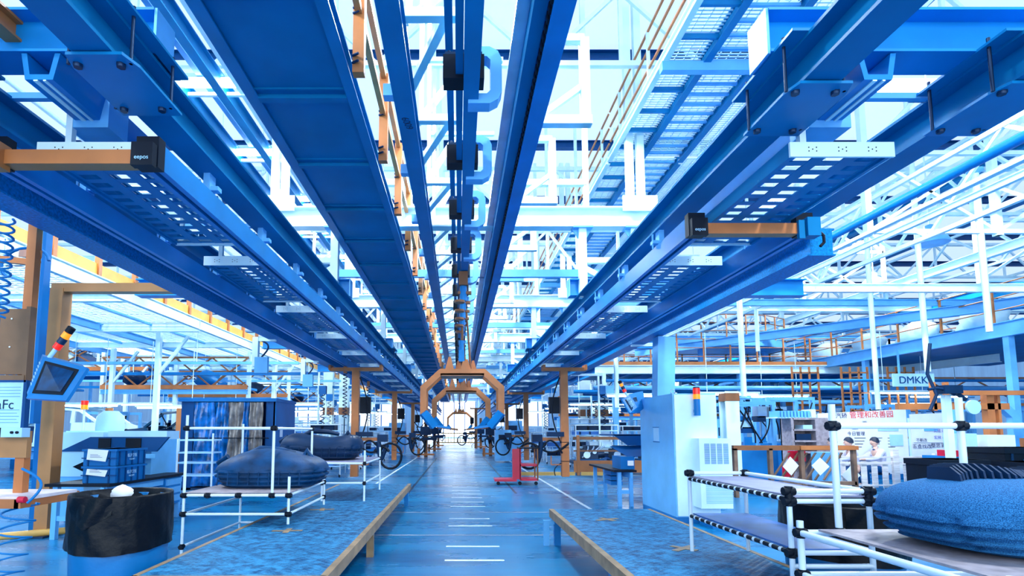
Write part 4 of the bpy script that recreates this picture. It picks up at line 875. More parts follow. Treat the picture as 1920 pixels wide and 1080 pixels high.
# slatted trolley between hood and curtain cabinet
o = thing('shelf_trolley', 'small white shelf trolley on casters right of the sheet metal hood', 'trolley', (-4.85, 10.9, 0))
mb = MB()
for z in (.6, .85, 1.05, 1.3): mb.box(-5.6, -4.9, 10.7, 11.1, z, z + .03)
part(mb, 'shelf', PALE, o); part(MB().tube((-4.9, 10.7, .3), (-4.9, 10.7, 1.45), .02), 'upright', PIPE, o); part(MB().tube((-5.6, 10.7, .3), (-5.6, 10.7, 1.45), .02), 'upright', PIPE, o)
for x in (-5.6, -4.9): part(MB().tube((x - .03, 10.7, .28), (x + .03, 10.7, .28), .05, 12), 'caster', INK, o)
# ---- orange workstation frame at the left edge
o = thing('workstation_frame', 'orange gantry frame of the left workstation with long top beam', 'frame', (-5.9, 7.8, 0))
fo = mat('tan orange paint', (.45, .2, .07), .45, var=.12, scale=2)
p = part(MB().box(-6.02, -5.83, 7.7, 7.9, 0, 3.6), 'post', fo, o); part(MB().box(-6.09, -6.02, 7.7, 7.9, 0, 3.6), 'post_shaded_side', LBLUE, o)  # blue strip paints the shaded left face of the orange post
part(MB().box(-6.02, -3.95, 7.72, 7.88, 3.55, 3.68), 'top_beam', fo, o)
part(MB().box(-6.25, -5.8, 7.6, 8.0, 0, .03), 'base_plate', DSTEEL, o)
o = thing('steel_post', 'thick white and blue post at the far left behind the boards', 'post', (-5.9, 7.35, 1.5))
part(MB().box(-5.98, -5.86, 7.3, 7.42, 1.6, 4.5), 'post_face', PALE, o); part(MB().box(-5.86, -5.81, 7.3, 7.42, 1.6, 4.5), 'post_edge', LBLUE, o)
o = thing('board_stand', 'orange stand at the left edge carrying the brown board and papers', 'stand', (-4.35, 5.2, 0))
part(MB().box(-4.37, -4.28, 5.25, 5.33, 1.9, 3.6), 'upper_post', ORANGE, o); part(MB().box(-4.33, -4.24, 5.25, 5.33, .78, 1.45), 'lower_post', ORANGE, o)
part(MB().box(-5.2, -4.2, 5.22, 5.28, 1.24, 1.5), 'cross_plate', fo, o)
bd = part(MB().box(-5.2, -4.22, 5.18, 5.22, 2.05, 2.7).box(-4.25, -4.21, 5.16, 5.24, 1.98, 2.72).box(-5.2, -4.22, 5.15, 5.18, 1.98, 2.04), 'brown_board', mat('brown hardboard', (.2, .1, .05), .55, var=.15), o)
part(MB().tube((-4.4, 5.175, 2.6), (-4.4, 5.17, 2.6), .008, 8).tube((-4.4, 5.175, 2.32), (-4.4, 5.17, 2.32), .008, 8), 'screw', PAPER, bd)
pp = part(MB().box(-5.2, -4.21, 5.15, 5.19, 1.53, 1.97), 'instruction_sheet', PAPER if 0 else PALE, o)
ln = MB()
for k in range(5): ln.box(-4.65, -4.24 - .02 * (k % 2), 5.146, 5.15, 1.58 + .03 * k, 1.583 + .03 * k)
for k in range(4): ln.box(-4.65, -4.24, 5.146, 5.15, 1.83 + .03 * k, 1.833 + .03 * k)
part(ln, 'print_line', LMID, pp)
text('aFc', .13, (-4.38, 5.148, 1.75), (R(90), 0, 0), DARK, pp)
part(MB().box(-5.2, -4.19, 5.14, 5.2, 1.97, 1.99).box(-5.2, -4.19, 5.14, 5.2, 1.51, 1.53).box(-4.21, -4.18, 5.14, 5.2, 1.51, 1.99), 'sheet_frame', LNAVY, o)
sb = part(MB().box(-4.36, -4.16, 5.1, 5.2, 1.44, 1.53), 'switch_box', PALE, o)
for x in (-4.25, -4.2): part(MB().tube((x, 5.1, 1.485), (x, 5.085, 1.485), .013, 12), 'push_button', INK, sb)
part(MB().box(-4.42, -4.36, 5.1, 5.2, 1.44, 1.53), 'cable_gland', INK, o)
part(MB().bar((-5.2, 5.3, 3.3), (-4.28, 5.3, 3.2), .06), 'arm', ORANGE, o)
part(MB().bar((-5.2, 6.2, 3.6), (-4.3, 5.3, 3.3), .08), 'brace', ORANGE, o)
o = thing('orange_bench', 'orange framed bench with pale top cut by the left edge', 'bench', (-4.6, 5.1, 0))
part(MB().box(-5.4, -3.95, 4.95, 5.6, .87, .9), 'bench_top', mat('pale pink board', (.8, .68, .7), .5), o)
part(MB().box(-5.4, -3.98, 4.9, 4.97, .8, .88).box(-4.02, -3.96, 4.9, 5.65, .8, .88), 'apron', ORANGE, o)
part(MB().box(-5.0, -4.9, 5.5, 5.6, 0, .8), 'leg', ORANGE, o)
o = thing('guard_pipe', 'yellow guard pipe lying along the floor under the left workstation', 'pipe', (-5.5, 7.9, 0))
part(MB().tube((-6.9, 6.9, .07), (-5.2, 8.2, .07), .05, 12), 'tube', mat('yellow paint', (.75, .42, .1), .4), o)
# screens with signal lights
def screen(q, D, lab, stem):
    """q: four corners of the glass side (top left, top right, bottom right, bottom left); D: depth of the case"""
    q = [Vector(v) for v in q]; D = Vector(D); c = sum(q, Vector()) / 4
    o = thing('tilted_screen', lab, 'monitor', tuple(c)); n = (q[1] - q[0]).cross(q[3] - q[0]).normalized()
    if n.y > 0: n = -n
    ins = lambda k, d: [c + (v - c) * k + n * d for v in q]
    part(MB().plate(q, D, D.length), 'casing', LMID, o)
    part(MB().plate([v - D * .1 for v in ins(1.06, 0)], -n, .03), 'front_frame', LMID, o)
    part(MB().plate(ins(.82, .004), n, .006), 'bezel', INK, o)
    part(MB().plate(ins(.66, .012), n, .004), 'display', mat('dark glass', (.0, .04, .13), .15, var=.5, scale=9), o)
    v = MB(); e = q[3] - q[0]
    for k in range(7): p = q[0] + e * (.2 + .09 * k) + D * .3; v.bar(p, p + D * .5, .012)
    part(v, 'vent', PALE, o)
    b = q[0].lerp(q[1], .15) + D * .4; u = Vector(stem).normalized()
    st = part(MB().tube(b, b + u * .1, .02, 10), 'signal_stem', PALE, o); b = b + u * .1
    for m, nm in ((REDLENS, 'red_lens'), (DSTEEL, 'grey_ring'), (AMBER, 'amber_lens'), (INK, 'cap')):
        part(MB().tube(b, b + u * .055, .034, 14), nm, m, st); b = b + u * .06
    return o
screen([P(82, 670, Y=4.75), P(160, 690, Y=4.65), P(122, 748, Y=4.5), P(52, 744, Y=4.6)], (-.14, .16, .05), 'blue cased screen tilted down at the left with red and amber signal light', (.55, .0, .8))
screen([P(1168, 748, Y=10.1), P(1194, 742, Y=10.3), P(1201, 771, Y=10.2), P(1183, 773, Y=10.0)], (.16, .12, .1), 'small tilted screen with signal light beside the tall control cabinet', (-.45, 0, .9))
# coiled hoses left
o = thing('coiled_hose', 'blue coiled air hose hanging in front of the orange bench, lower left', 'hose', (-4.3, 5, 0)); mb = MB()
coil(mb, -3.95, 4.9, .1, .85, .13, 5, .009, dx=-.12); hose(mb, (-3.9, 4.9, .85), (-4.05, 5.0, 1.15), -.02, .012, side=.15); mb.tube((-4.1, 4.95, .02), (-4.1, 4.95, .1), .009); part(mb, 'coil', LMID, o)
part(MB().tube((-3.98, 4.9, .88), (-3.92, 4.9, .88), .03), 'red_fitting', RED, o)
o = thing('coiled_hose', 'blue coiled air hose hanging in front of the brown board, upper left', 'hose', (-4.4, 4.9, 2.5)); mb = MB()
coil(mb, -4.3, 4.9, 2.55, 3.5, .07, 11, .012); mb.tube((-4.3, 4.9, 2.4), (-4.3, 4.9, 2.55), .02); part(mb, 'coil', LMID, o)
o = thing('coiled_hose', 'blue looping hose below the blue girder at upper left', 'hose', (-5.2, 6.5, 3)); mb = MB()
mb.path([(-5.5 + .3 * math.cos(a), 6.6, 3.65 + .2 * math.sin(a) - a * .02) for a in [i * .3 for i in range(14)]], .02, 8); part(mb, 'loop', LBLUE, o)
# blue curtain cabinet
o = thing('curtained_rack', 'tall navy rack cabinet with blue and clear plastic strip curtains', 'rack cabinet', (-5.4, 12.8, 0))
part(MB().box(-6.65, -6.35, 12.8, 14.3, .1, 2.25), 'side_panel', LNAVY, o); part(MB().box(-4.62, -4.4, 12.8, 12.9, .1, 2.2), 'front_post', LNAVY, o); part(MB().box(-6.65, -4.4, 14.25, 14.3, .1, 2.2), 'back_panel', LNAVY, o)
part(MB().box(-4.44, -4.38, 12.8, 14.3, .1, 2.2), 'side_panel', LBLUE, o); part(MB().box(-6.7, -4.36, 12.75, 14.3, 2.2, 2.28), 'top_rail', LBLUE, o)
part(MB().box(-4.375, -4.37, 13.1, 13.3, 1.35, 1.6), 'notice_label', PAPER, o); part(MB().box(-6.6, -4.45, 12.8, 14.2, .1, .16), 'bottom_shelf', DSTEEL, o)
part(MB().tube((-6.5, 12.7, 1.33), (-4.5, 12.7, 1.33), .012), 'tie_bar', INK, o)
for k, (x0, x1, m, cl) in enumerate([(-6.32, -5.82, 'film', 0), (-5.84, -5.5, 'film', 0), (-5.52, -5.1, 'clear', 1), (-5.14, -4.95, 'film', 0), (-4.98, -4.66, 'clear', 1)]):
    mm = mat('blue strip film', (.0, .11, .38), .2, var=.6, scale=6, bump=.8, bscale=5, spec=.9) if m == 'film' else mat('clear brown film', (.2, .17, .16), .12, var=.4, scale=6, bump=1, bscale=6, spec=1)
    zb = .2 if m == 'film' else .55
    def fn(u, v, x0=x0, x1=x1, zb=zb, k=k):
        x = x0 + (x1 - x0) * u; tuck = 1 - .25 * math.sin(v * math.pi) * (k == 2); xm = (x0 + x1) / 2
        return (xm + (x - xm) * tuck, 12.74 + .04 * math.sin(u * 12 + v * 3 + k) + .02 * math.sin(v * 17 + u * 5), 2.18 - (2.18 - zb) * v)
    part(MB().grid(fn, 20, 20).grid(lambda u, v: tuple(Vector(fn(1 - u, v)) + Vector((0, .008, 0))), 20, 20), 'strip_curtain', mm, o)
# ---- right: control cabinet
x0, x1, y0, y1, zt = 3.55, 4.27, 8.85, 10.45, 2.12
o = thing('control_cabinet', 'tall pale control cabinet with cooling unit and signal light right of the aisle', 'cabinet', ((x0 + x1) / 2, (y0 + y1) / 2, 0))
part(MB().box(x0, x1, y0, y1, .1, zt), 'cabinet_body', mat('cabinet blue enamel', (.16, .5, .85), .35, var=.1, scale=1.5), o)
part(MB().box(x0, x1, y0, y1, 0, .1), 'plinth', LMID, o)
part(MB().box(x0 + .02, x1 - .01, y0 - .03, y0, .12, zt - .02), 'front_door', WHITE, o)
sp = part(MB().box(x0 - .005, x0, y0 + .65, y0 + .9, 1.32, 1.55), 'data_plate', PALE, o); part(MB().box(x0 - .008, x0 - .004, y0 + .62, y0 + .93, 1.3, 1.31).box(x0 - .008, x0 - .004, y0 + .62, y0 + .93, 1.56, 1.57), 'plate_edge', LBLUE, sp)
ac = part(MB().box(x0 + .28, x1 + .06, y0 - .3, y0 - .03, .28, 1.38), 'cooling_unit', WHITE, o)
gr = MB()
for cc in range(4):
    for k in range(18): gr.box(x0 + .36 + .1 * cc, x0 + .44 + .1 * cc, y0 - .306, y0 - .3, .98 + .018 * k, .989 + .018 * k)
part(gr, 'grille', LMID, ac)
gr = MB()
for k in range(18): gr.box(x0 + .36, x0 + .8 - .02, y0 - .306, y0 - .3, .36 + .019 * k, .366 + .019 * k)
part(gr, 'louvre', SKY, ac)
part(MB().tube((x0 + .1, y0 + .1, zt), (x0 + .1, y0 + .1, zt + .02), .03).path([(x0 + .05 + .035 * math.cos(a), y0 + .1, zt + .04 + .035 * math.sin(a)) for a in [i * .45 for i in range(15)]], .008, 6), 'lifting_eye', STEEL, o)
st = part(MB().tube((x0 + .36, y0 - .1, 1.75), (x0 + .36, y0 - .1, 2.02), .05, 14).box(x0 + .33, x0 + .39, y0 - .1, y0 - .02, 1.8, 1.85), 'signal_base', LMID, o)
part(MB().tube((x0 + .36, y0 - .1, 2.02), (x0 + .36, y0 - .1, 2.1), .055, 14), 'amber_lens', AMBER, st); part(MB().tube((x0 + .36, y0 - .1, 2.1), (x0 + .36, y0 - .1, 2.2), .055, 14), 'red_lens', REDLENS, st); part(MB().tube((x0 + .36, y0 - .1, 2.2), (x0 + .36, y0 - .1, 2.22), .05, 14), 'cap', DSTEEL, st)
part(MB().box(x0 + .35, x1 + .1, y0 - .5, y0 - .05, 0, .13), 'step_block', LMID, o)
# right bench
o = bench(3.1, 3.55, 10.75, 12.8, .72, 'blue workbench behind the tall control cabinet', drawer=False)
for k in range(3): part(MB().box(3.16, 3.4, 11.2, 11.7, .38 + .1 * k, .46 + .1 * k), 'drawer', LMID, o)
part(MB().plate([(2.75, 0, 0)] * 0 or [(3.15, 11.2, 1.18), (3.9, 11.2, 1.2), (3.9, 11.0, .98), (3.45, 11.0, .98)], (0, 1, 0), .03).box(3.2, 3.9, 11.1, 12.2, 1.4, 1.43).plate([(3.2, 11.1, 1.42), (3.9, 11.1, 1.42), (3.9, 11.1, 1.2), (3.5, 11.1, 1.2)], (0, 1, 0), .03), 'sloped_tray', LNAVY, o)
o = thing('parts_bin', 'blue parts bin with paper labels on the bench beside the control cabinet', 'bin', (3.4, 11, .72))
part(MB().box(3.28, 3.56, 10.9, 11.5, .725, .98), 'bin_body', LBLUE, o); part(MB().box(3.42, 3.54, 10.89, 10.9, .8, .9), 'label_sheet', PAPER, o)
# red trolley
o = thing('red_trolley', 'bright red low service trolley standing at the right of the aisle', 'trolley', (1.75, 15.2, 0))
y = 15.0
part(MB().box(1.0, 1.62, y, y + .6, .1, .16), 'platform_tongue', RED, o); part(MB().box(1.5, 1.72, y, y + .1, .16, 1.0).box(1.72, 2.2, y, y + .6, .12, .17).box(1.72, 2.2, y, y + .6, .52, .57), 'shelf', RED, o)
for x in (1.72, 2.2):
    part(MB().box(x - .02, x + .02, y, y + .04, .12, 1.02).box(x - .02, x + .02, y + .56, y + .6, .12, 1.02), 'upright', RED if x < 2 else BROWN, o)
part(MB().box(1.7, 2.22, y, y + .6, 1.0, 1.03), 'top_tray', INK, o)
for x in (1.1, 1.7, 2.15): part(MB().tube((x, y, .05), (x, y + .04, .05), .05, 12), 'caster', INK, o)
# far orange barrier gate at the end of the aisle
o = thing('barrier_gate', 'orange barrier gate across the far end of the aisle', 'barrier', (0, 58, 0)); yo = mat('bright orange paint', (.95, .45, .08), .4)
part(MB().box(-2.6, 2.4, 58, 58.1, .2, .3).box(-1.9, 1.9, 58, 58.1, 1.2, 1.3).box(-2.3, -2.1, 58, 58.1, 0, 1.8).box(1.8, 2.0, 58, 58.1, 0, 1.8), 'frame', yo, o)
mb = MB()
for i in range(12): mb.box(-1.8 + .32 * i, -1.74 + .32 * i, 58, 58.06, .2, 1.25)
part(mb, 'slat', yo, o)
# ================================================================ line side equipment and background
rnd = random.Random(11)
def flow_rack(x, y, w, d, h, n, lab, grp, m=None, bins=True, bl=None, rz=0):
    o = thing('flow_rack', lab, 'rack', (x, y, 0), grp)
    for px in (x - w / 2, x + w / 2):
        for py in (y, y + d): part(MB().tube((px, py, .08), (px, py, h), .024, 6), 'upright', m or PIPE, o)
    zs = [.35 + (h - .55) * k / max(1, n - 1) for k in range(n)]
    for z in zs:
        part(MB().box(x - w / 2, x + w / 2, y, y + d, z - .02, z).tube((x - w / 2, y, z), (x + w / 2, y, z), .024, 6), 'shelf', PALE if m is None else m, o)
    part(MB().tube((x - w / 2, y, h), (x + w / 2, y, h), .024, 6).tube((x - w / 2, y, h), (x - w / 2, y + d, h), .024, 6).tube((x + w / 2, y, h), (x + w / 2, y + d, h), .024, 6), 'top_rail', m or PIPE, o)
    for px in (x - w / 2 + .03, x + w / 2 - .03): part(MB().tube((px - .02, y + .05, .05), (px + .02, y + .05, .05), .05, 10), 'caster', INK, o)
    return o, zs
BIN = None
def bin_at(x, y, z, lab, grp, m, w=.36, d=.5, h=.2):
    mb = MB(); t = .012
    mb.box(x - w / 2, x + w / 2, y, y + d, z, z + t).box(x - w / 2, x + w / 2, y, y + t, z, z + h).box(x - w / 2, x + w / 2, y + d - t, y + d, z, z + h).box(x - w / 2, x - w / 2 + t, y, y + d, z, z + h).box(x + w / 2 - t, x + w / 2, y, y + d, z, z + h).box(x - w / 2 - .01, x + w / 2 + .01, y - .01, y + .005, z + h - .03, z + h)
    return single(mb, 'parts_bin', m, lab, 'bin', grp)
BINM = [mat('bin blue', (.03, .2, .6), .4), mat('bin pale', (.55, .75, .95), .4), DARK]
rows = [  # name, side words, list of (x, y)
 ('left of the aisle behind the curtain rack', [(-4.6, 17.5), (-5.9, 19.5), (-4.4, 21), (-7.4, 18.5), (-8.8, 21.5), (-4.3, 27), (-4.5, 31), (-7.2, 26), (-9.5, 28), (-4.6, 38), (-8, 34), (-12, 31), (-15, 27), (-18, 31), (-23, 30)]),
 ('right of the aisle behind the T posts', [(4.9, 19), (5.6, 22.5), (4.6, 24.5), (7.8, 23), (9.6, 25), (4.8, 31), (6.4, 34), (9, 31), (11.5, 29), (4.9, 39), (8.6, 38), (14, 31), (17, 27), (21, 30), (26, 32)]),
]
for side, (words, L) in enumerate(rows):
    proto = []
    for k in range(3):
        x, y = L[k]; proto.append(flow_rack(x, y, [1.5, 1.9, 1.2][k], .8, [1.7, 2.0, 1.4][k], [3, 4, 3][k], 'white pipe rack %s, %s of the row' % (words, nth(k)), 'flow racks ' + words))
    for k, (x, y) in enumerate(L):
        if k >= 3:
            p, zs = proto[k % 3]; d = Vector((x, y, 0)) - p.location; copy(p, d, 'white pipe rack %s, %s of the row' % (words, nth(k)))
        zs = proto[k % 3][1]; w = [1.5, 1.9, 1.2][k % 3]
        for zi, z in enumerate(zs):
            nb = int(w / .42)
            for b_ in range(nb):
                if rnd.random() < .3: continue
                m = BINM[(k + zi + (b_ > 2)) % 3]; key = (side, (k + zi + (b_ > 2)) % 3)
                px = x - w / 2 + .25 + b_ * .42
                colr = ['blue', 'pale', 'black'][key[1]]
                lb = 'small %s parts bin on racks %s' % (colr, words)
                gg = '%s parts bins on the racks %s' % (colr, words)
                if key not in USED: USED[key] = bin_at(px, y + .05, z, lb, gg, m)
                else:
                    c_ = USED[key].copy(); COL.objects.link(c_); c_.location = (px, y + .3, z)
# workers' stations: engine carriers on orange conveyor, left and right
def engine(x, y, z, lab, grp, s=1.):
    o = thing('engine_block', lab, 'engine', (x, y, z), grp); q = random.Random(int(x * 31 + y * 7))
    part(MB().box(x - .3 * s, x + .25 * s, y - .2, y + .3, z + .05, z + .4 * s).box(x - .2 * s, x + .3 * s, y - .1, y + .2, z + .4 * s, z + .52 * s).tube((x + .25 * s, y, z + .2), (x + .5 * s, y, z + .22), .13 * s, 12), 'block', DSTEEL, o)
    mb = MB()
    for k in range(4): hose(mb, (x - .3 + .18 * k, y - .2, z + .1 + .08 * k), (x - .1 + .2 * k, y - .2, z + .5 * s), -.06, .03 * s, side=.08)
    part(mb, 'intake_pipe', STEEL, o); part(MB().tube((x - .15, y - .22, z + .2), (x - .15, y - .26, z + .2), .12 * s, 14).tube((x + .12, y - .22, z + .3), (x + .12, y - .26, z + .3), .07, 12), 'pulley', STEEL, o)
    part(MB().box(x - .4 * s, x + .45 * s, y - .25, y + .35, z, z + .05), 'pallet', LBLUE, o); return o
c = thing('floor_conveyor', 'orange sided floor conveyor right of the aisle behind the T post', 'conveyor', (6, 19.2, 0))
part(MB().box(3.9, 9.5, 18.2, 18.28, .1, .5), 'side_panel', ORANGE, c); part(MB().box(3.9, 9.5, 18.3, 19.6, .38, .46), 'belt', DSTEEL, c); part(MB().box(2.0, 3.8, 17.6, 17.68, .05, .16).box(4.0, 5.4, 17.6, 17.68, .05, .16), 'kerb_bar', mat('yellow paint', (.75, .42, .1), .4), c)
for x in (4.0, 6.2, 8.4): part(MB().box(x, x + .1, 18.18, 18.26, 0, 1.35), 'upright', ORANGE, c)
part(MB().box(3.9, 9.5, 18.2, 18.26, 1.2, 1.3).box(3.9, 9.5, 18.2, 18.26, .8, .85), 'guard_bar', BROWN, c)
for k in range(5): engine(4.6 + 1.05 * k, 18.9, .47, 'dark engine block riding the orange conveyor right of the aisle, %s one' % nth(k), 'engines on the right floor conveyor')
c = thing('floor_conveyor', 'blue floor conveyor left of the aisle beyond the small racks', 'conveyor', (-6, 23, 0))
part(MB().box(-9.5, -3.7, 23.4, 24.2, .5, .6), 'belt', DSTEEL, c); part(MB().box(-9.5, -3.7, 23.3, 23.4, .45, .7), 'side_panel', LMID, c)
for x in (-9, -6.5, -4): part(MB().box(x, x + .1, 23.4, 24.2, 0, .5), 'leg', LMID, c)
for k in range(5): engine(-8.8 + 1.1 * k, 23.8, .61, 'dark engine block on the blue conveyor left of the aisle, %s one' % nth(k), 'engines on the left floor conveyor')
# pale blue cabinets near the aisle
for k, (x, y, w, h, lab) in enumerate([(1.75, 25.5, .75, 1.55, 'pale blue square cabinet beside the right edge of the far aisle'), (-4.3, 33, 1.0, 2.0, 'pale cabinet beside the left edge of the far aisle'), (3.2, 37, 1.2, 2.2, 'pale cabinet beyond the second right T post'),
        (11.5, 16.2, .9, 1.7, 'blue machine cabinet left of the notice board, behind the racks'), (8.6, 18.2, 1.1, 1.9, 'blue machine cabinet beneath the right mezzanine'), (12.6, 10.8, .9, 1.75, 'white machine cabinet behind the right corner crates')]):
    o = thing('machine_cabinet', lab, 'cabinet', (x, y, 0))
    part(MB().box(x, x + w, y, y + .8, .08, h), 'body', SKY if k != 5 else PALE, o); part(MB().box(x + .04, x + w - .04, y - .02, y, .15, h - .06), 'door', LMID if k == 3 else SKY, o)
    part(MB().box(x + w - .15, x + w - .1, y - .05, y - .02, h * .5, h * .6), 'handle', STEEL, o)
    part(MB().box(x + w * .2, x + w * .7, y - .04, y - .02, h * .7, h * .85), 'display', DARK, o)
# nutrunner stations along the far aisle
for k, (x, y) in enumerate([(-1.9, 31), (-1.8, 40), (1.9, 32), (1.9, 46), (-1.9, 50)]):
    o = thing('tool_station', 'black and orange tool station with hoses, %s of far aisle, %s one' % ('left' if x < 0 else 'right', nth([0, 1, 0, 1, 2][k])), 'tool station', (x, y, 0), 'tool stations beside the far aisle')
    part(MB().box(x - .1, x + .1, y, y + .2, 0, 2.6), 'post', BROWN, o); mb = MB()
    for j in range(6):
        a = rnd.uniform(.8, 2.2); hose(mb, (x, y - .05, a), (x + rnd.uniform(-.8, .8), y - .1, a - rnd.uniform(0, .5)), rnd.uniform(.1, .6), .03)
    part(mb, 'hose', INK, o); part(MB().cbox((x, y - .1, 1.5), .6, .3, .5).cbox((x + .2, y - .1, 1.05), .9, .3, .15), 'tool_head', DARK, o)
    part(MB().box(x - .5, x + .5, y - .1, y, .1, .2).tube((x - .4, y - .1, .0), (x - .4, y - .1, .5), .08), 'foot_bar', ORANGE, o)
# ---- car bodies on a skid line, left
def car(x, y, z, lab, grp, dark=False, L=4.2):
    o = thing('car_body', lab, 'car', (x, y, z), grp); M = WHITE if not dark else mat('dark car paint', (.004, .03, .09), .15, spec=.9)
    W_ = 1.6
    def side(yy):
        t = .06; pl = MB()
        up = [(-L / 2, .35), (-L / 2 + .1, .75), (-L / 2 + 1.0, .86), (-L / 2 + 1.55, 1.32), (.3, 1.42), (L / 2 - .9, 1.3), (L / 2 - .2, .9), (L / 2, .8), (L / 2, .3)]
        # lower strips between wheel arches
        pl.plate([(x - L / 2, yy, z + .3), (x - L / 2 + .35, yy, z + .3), (x - L / 2 + .4, yy, z + .82), (x - L / 2 + .05, yy, z + .75)], (0, 1, 0), t)
        pl.plate([(x - L / 2 + .4, yy, z + .62), (x - L / 2 + 1.15, yy, z + .62), (x - L / 2 + 1.1, yy, z + .86), (x - L / 2 + .35, yy, z + .8)], (0, 1, 0), t)
        pl.plate([(x - L / 2 + 1.1, yy, z + .15), (x + L / 2 - 1.15, yy, z + .15), (x + L / 2 - 1.15, yy, z + .27), (x - L / 2 + 1.1, yy, z + .27)], (0, 1, 0), t)
        pl.plate([(x + L / 2 - 1.2, yy, z + .27), (x + L / 2 - .98, yy, z + .55), (x + L / 2 - .5, yy, z + .6), (x + L / 2 - .3, yy, z + .3), (x + L / 2, yy, z + .3), (x + L / 2, yy, z + .82), (x + L / 2 - .3, yy, z + .92), (x + L / 2 - 1.15, yy, z + .92)], (0, 1, 0), t)
        for a, b_ in (((-L / 2 + 1.02, .3), (-L / 2 + 1.02, .86)), ((-L / 2 + 1.0, .86), (-L / 2 + 1.6, 1.33)), ((.0, .25), (.05, 1.38)), ((-L / 2 + 1.55, 1.33), (.3, 1.42)), ((.3, 1.42), (L / 2 - .9, 1.3)), ((L / 2 - .9, 1.3), (L / 2 - .3, .9)), ((L / 2 - 1.15, .9), (L / 2 - 1.1, 1.3))):
            pl.bar((x + a[0], yy + .03, z + a[1]), (x + b_[0], yy + .03, z + b_[1]), .11, .07)
        return pl
    part(side(y), 'body_side', M, o); part(side(y + W_), 'body_side', M, o)
    def roof(u, v):
        return (x - L / 2 + 1.55 + (L - 2.45) * u, y + .02 + (W_ + .02) * v, z + 1.33 + .1 * math.sin(u * math.pi * .8) + .04 * math.sin(v * math.pi))
    part(MB().grid(roof, 14, 8), 'roof_panel', M, o)
    part(MB().grid(lambda u, v: (x - L / 2 + .05 + 1.0 * u, y + .04 + W_ * v, z + .74 + .14 * u + .05 * math.sin(v * math.pi)), 8, 8), 'bonnet', M, o)
    part(MB().box(x - L / 2 + .6, x + L / 2 - .2, y + .1, y + W_ - .05, z + .12, z + .2).box(x - L / 2 + 1.2, x - L / 2 + 1.3, y + .1, y + W_, z + .2, z + .8), 'floor_pan', LNAVY, o)
    part(MB().box(x - L / 2 + .1, x + L / 2 - .1, y + .2, y + .3, z, z + .12).box(x - L / 2 + .1, x + L / 2 - .1, y + W_ - .3, y + W_ - .2, z, z + .12), 'skid', SKY, o)
    if dark:
        for wx in (x - L / 2 + .78, x + L / 2 - .72): part(MB().tube((wx, y - .02, z + .32), (wx, y + .2, z + .32), .3, 20), 'wheel', INK, o)
    return o
g = 'car bodies on the left line'
c0 = car(-13.6, 17.2, .85, 'white bare car body on the left line behind the orange post', g, L=4.6)
car(-9.6, 18.2, .75, 'dark painted car with open front on the left line beside the white body', g, dark=True)
copy(c0, (-5.4, .3, 0), 'white bare car body on the left line at the far left edge')
for i, (dx, dy, dz) in enumerate([(-3.6, 8, 3.5), (-9.0, 8, 3.5), (-14.4, 8, 3.5), (-4, 17, 4.9), (-10, 17, 4.9)]):
    copy(c0, (dx, dy, dz), 'white bare car body far behind on the raised left conveyor, %s one' % nth(i))
for i, (dx, dy, dz) in enumerate([(24.5, 9, 1.9), (29.5, 9.5, 1.9), (35, 10, 1.9), (23, 20, 1.7), (28, 21, 1.7)]):
    copy(c0, (dx, dy, dz), 'white bare car body far behind on the raised right conveyor, %s one' % nth(i))['group'] = 'car bodies on the right line'
for i, (x0_, x1_, y, z) in enumerate([(-36, -14.6, 25, 4.2), (-38, -14.6, 34, 5.6), (8.5, 28, 26.2, 2.6), (7, 26, 37.5, 2.4), (-24, -8.4, 17.6, .7)]):
    o = thing('raised_conveyor' if z > 1 else 'skid_conveyor', 'blue and orange %s conveyor %s, %s' % ('raised' if z > 1 else 'low skid', 'with brown lattice at far left' if x0_ < 0 else 'behind the right racks', ['nearer one', 'farther one', 'nearer one', 'farther one', 'under the car bodies'][i]), 'conveyor', (x0_, y, z))
    part(MB().ibeam((x0_, y, z), (x1_, y, z), .12, .24), 'side_beam', SKY, o); part(MB().ibeam((x0_, y + 1.8, z), (x1_, y + 1.8, z), .12, .24), 'side_beam', LMID, o)
    if z > 1:
        part(MB().box(x0_, x1_, y - .1, y - .06, z + .12, z + .3), 'toe_board', ORANGE, o)
        n = int((x1_ - x0_) / 2.4)
        for k in range(n + 1): part(MB().bar((x0_ + 2.4 * k, y + .1, 0), (x0_ + 2.4 * k, y + .1, z), .14), 'leg', SKY, o)
        xb = MB()
        for k in range(n): xb.bar((x0_ + 2.4 * k, y, z + .2), (x0_ + 2.4 * (k + 1), y, z + 1.5), .06).bar((x0_ + 2.4 * k, y, z + 1.5), (x0_ + 2.4 * (k + 1), y, z + .2), .06)
        xb.bar((x0_, y, z + 1.5), (x1_, y, z + 1.5), .08); part(xb, 'cross_brace', BROWN if i % 2 == 0 else ORANGE, o)
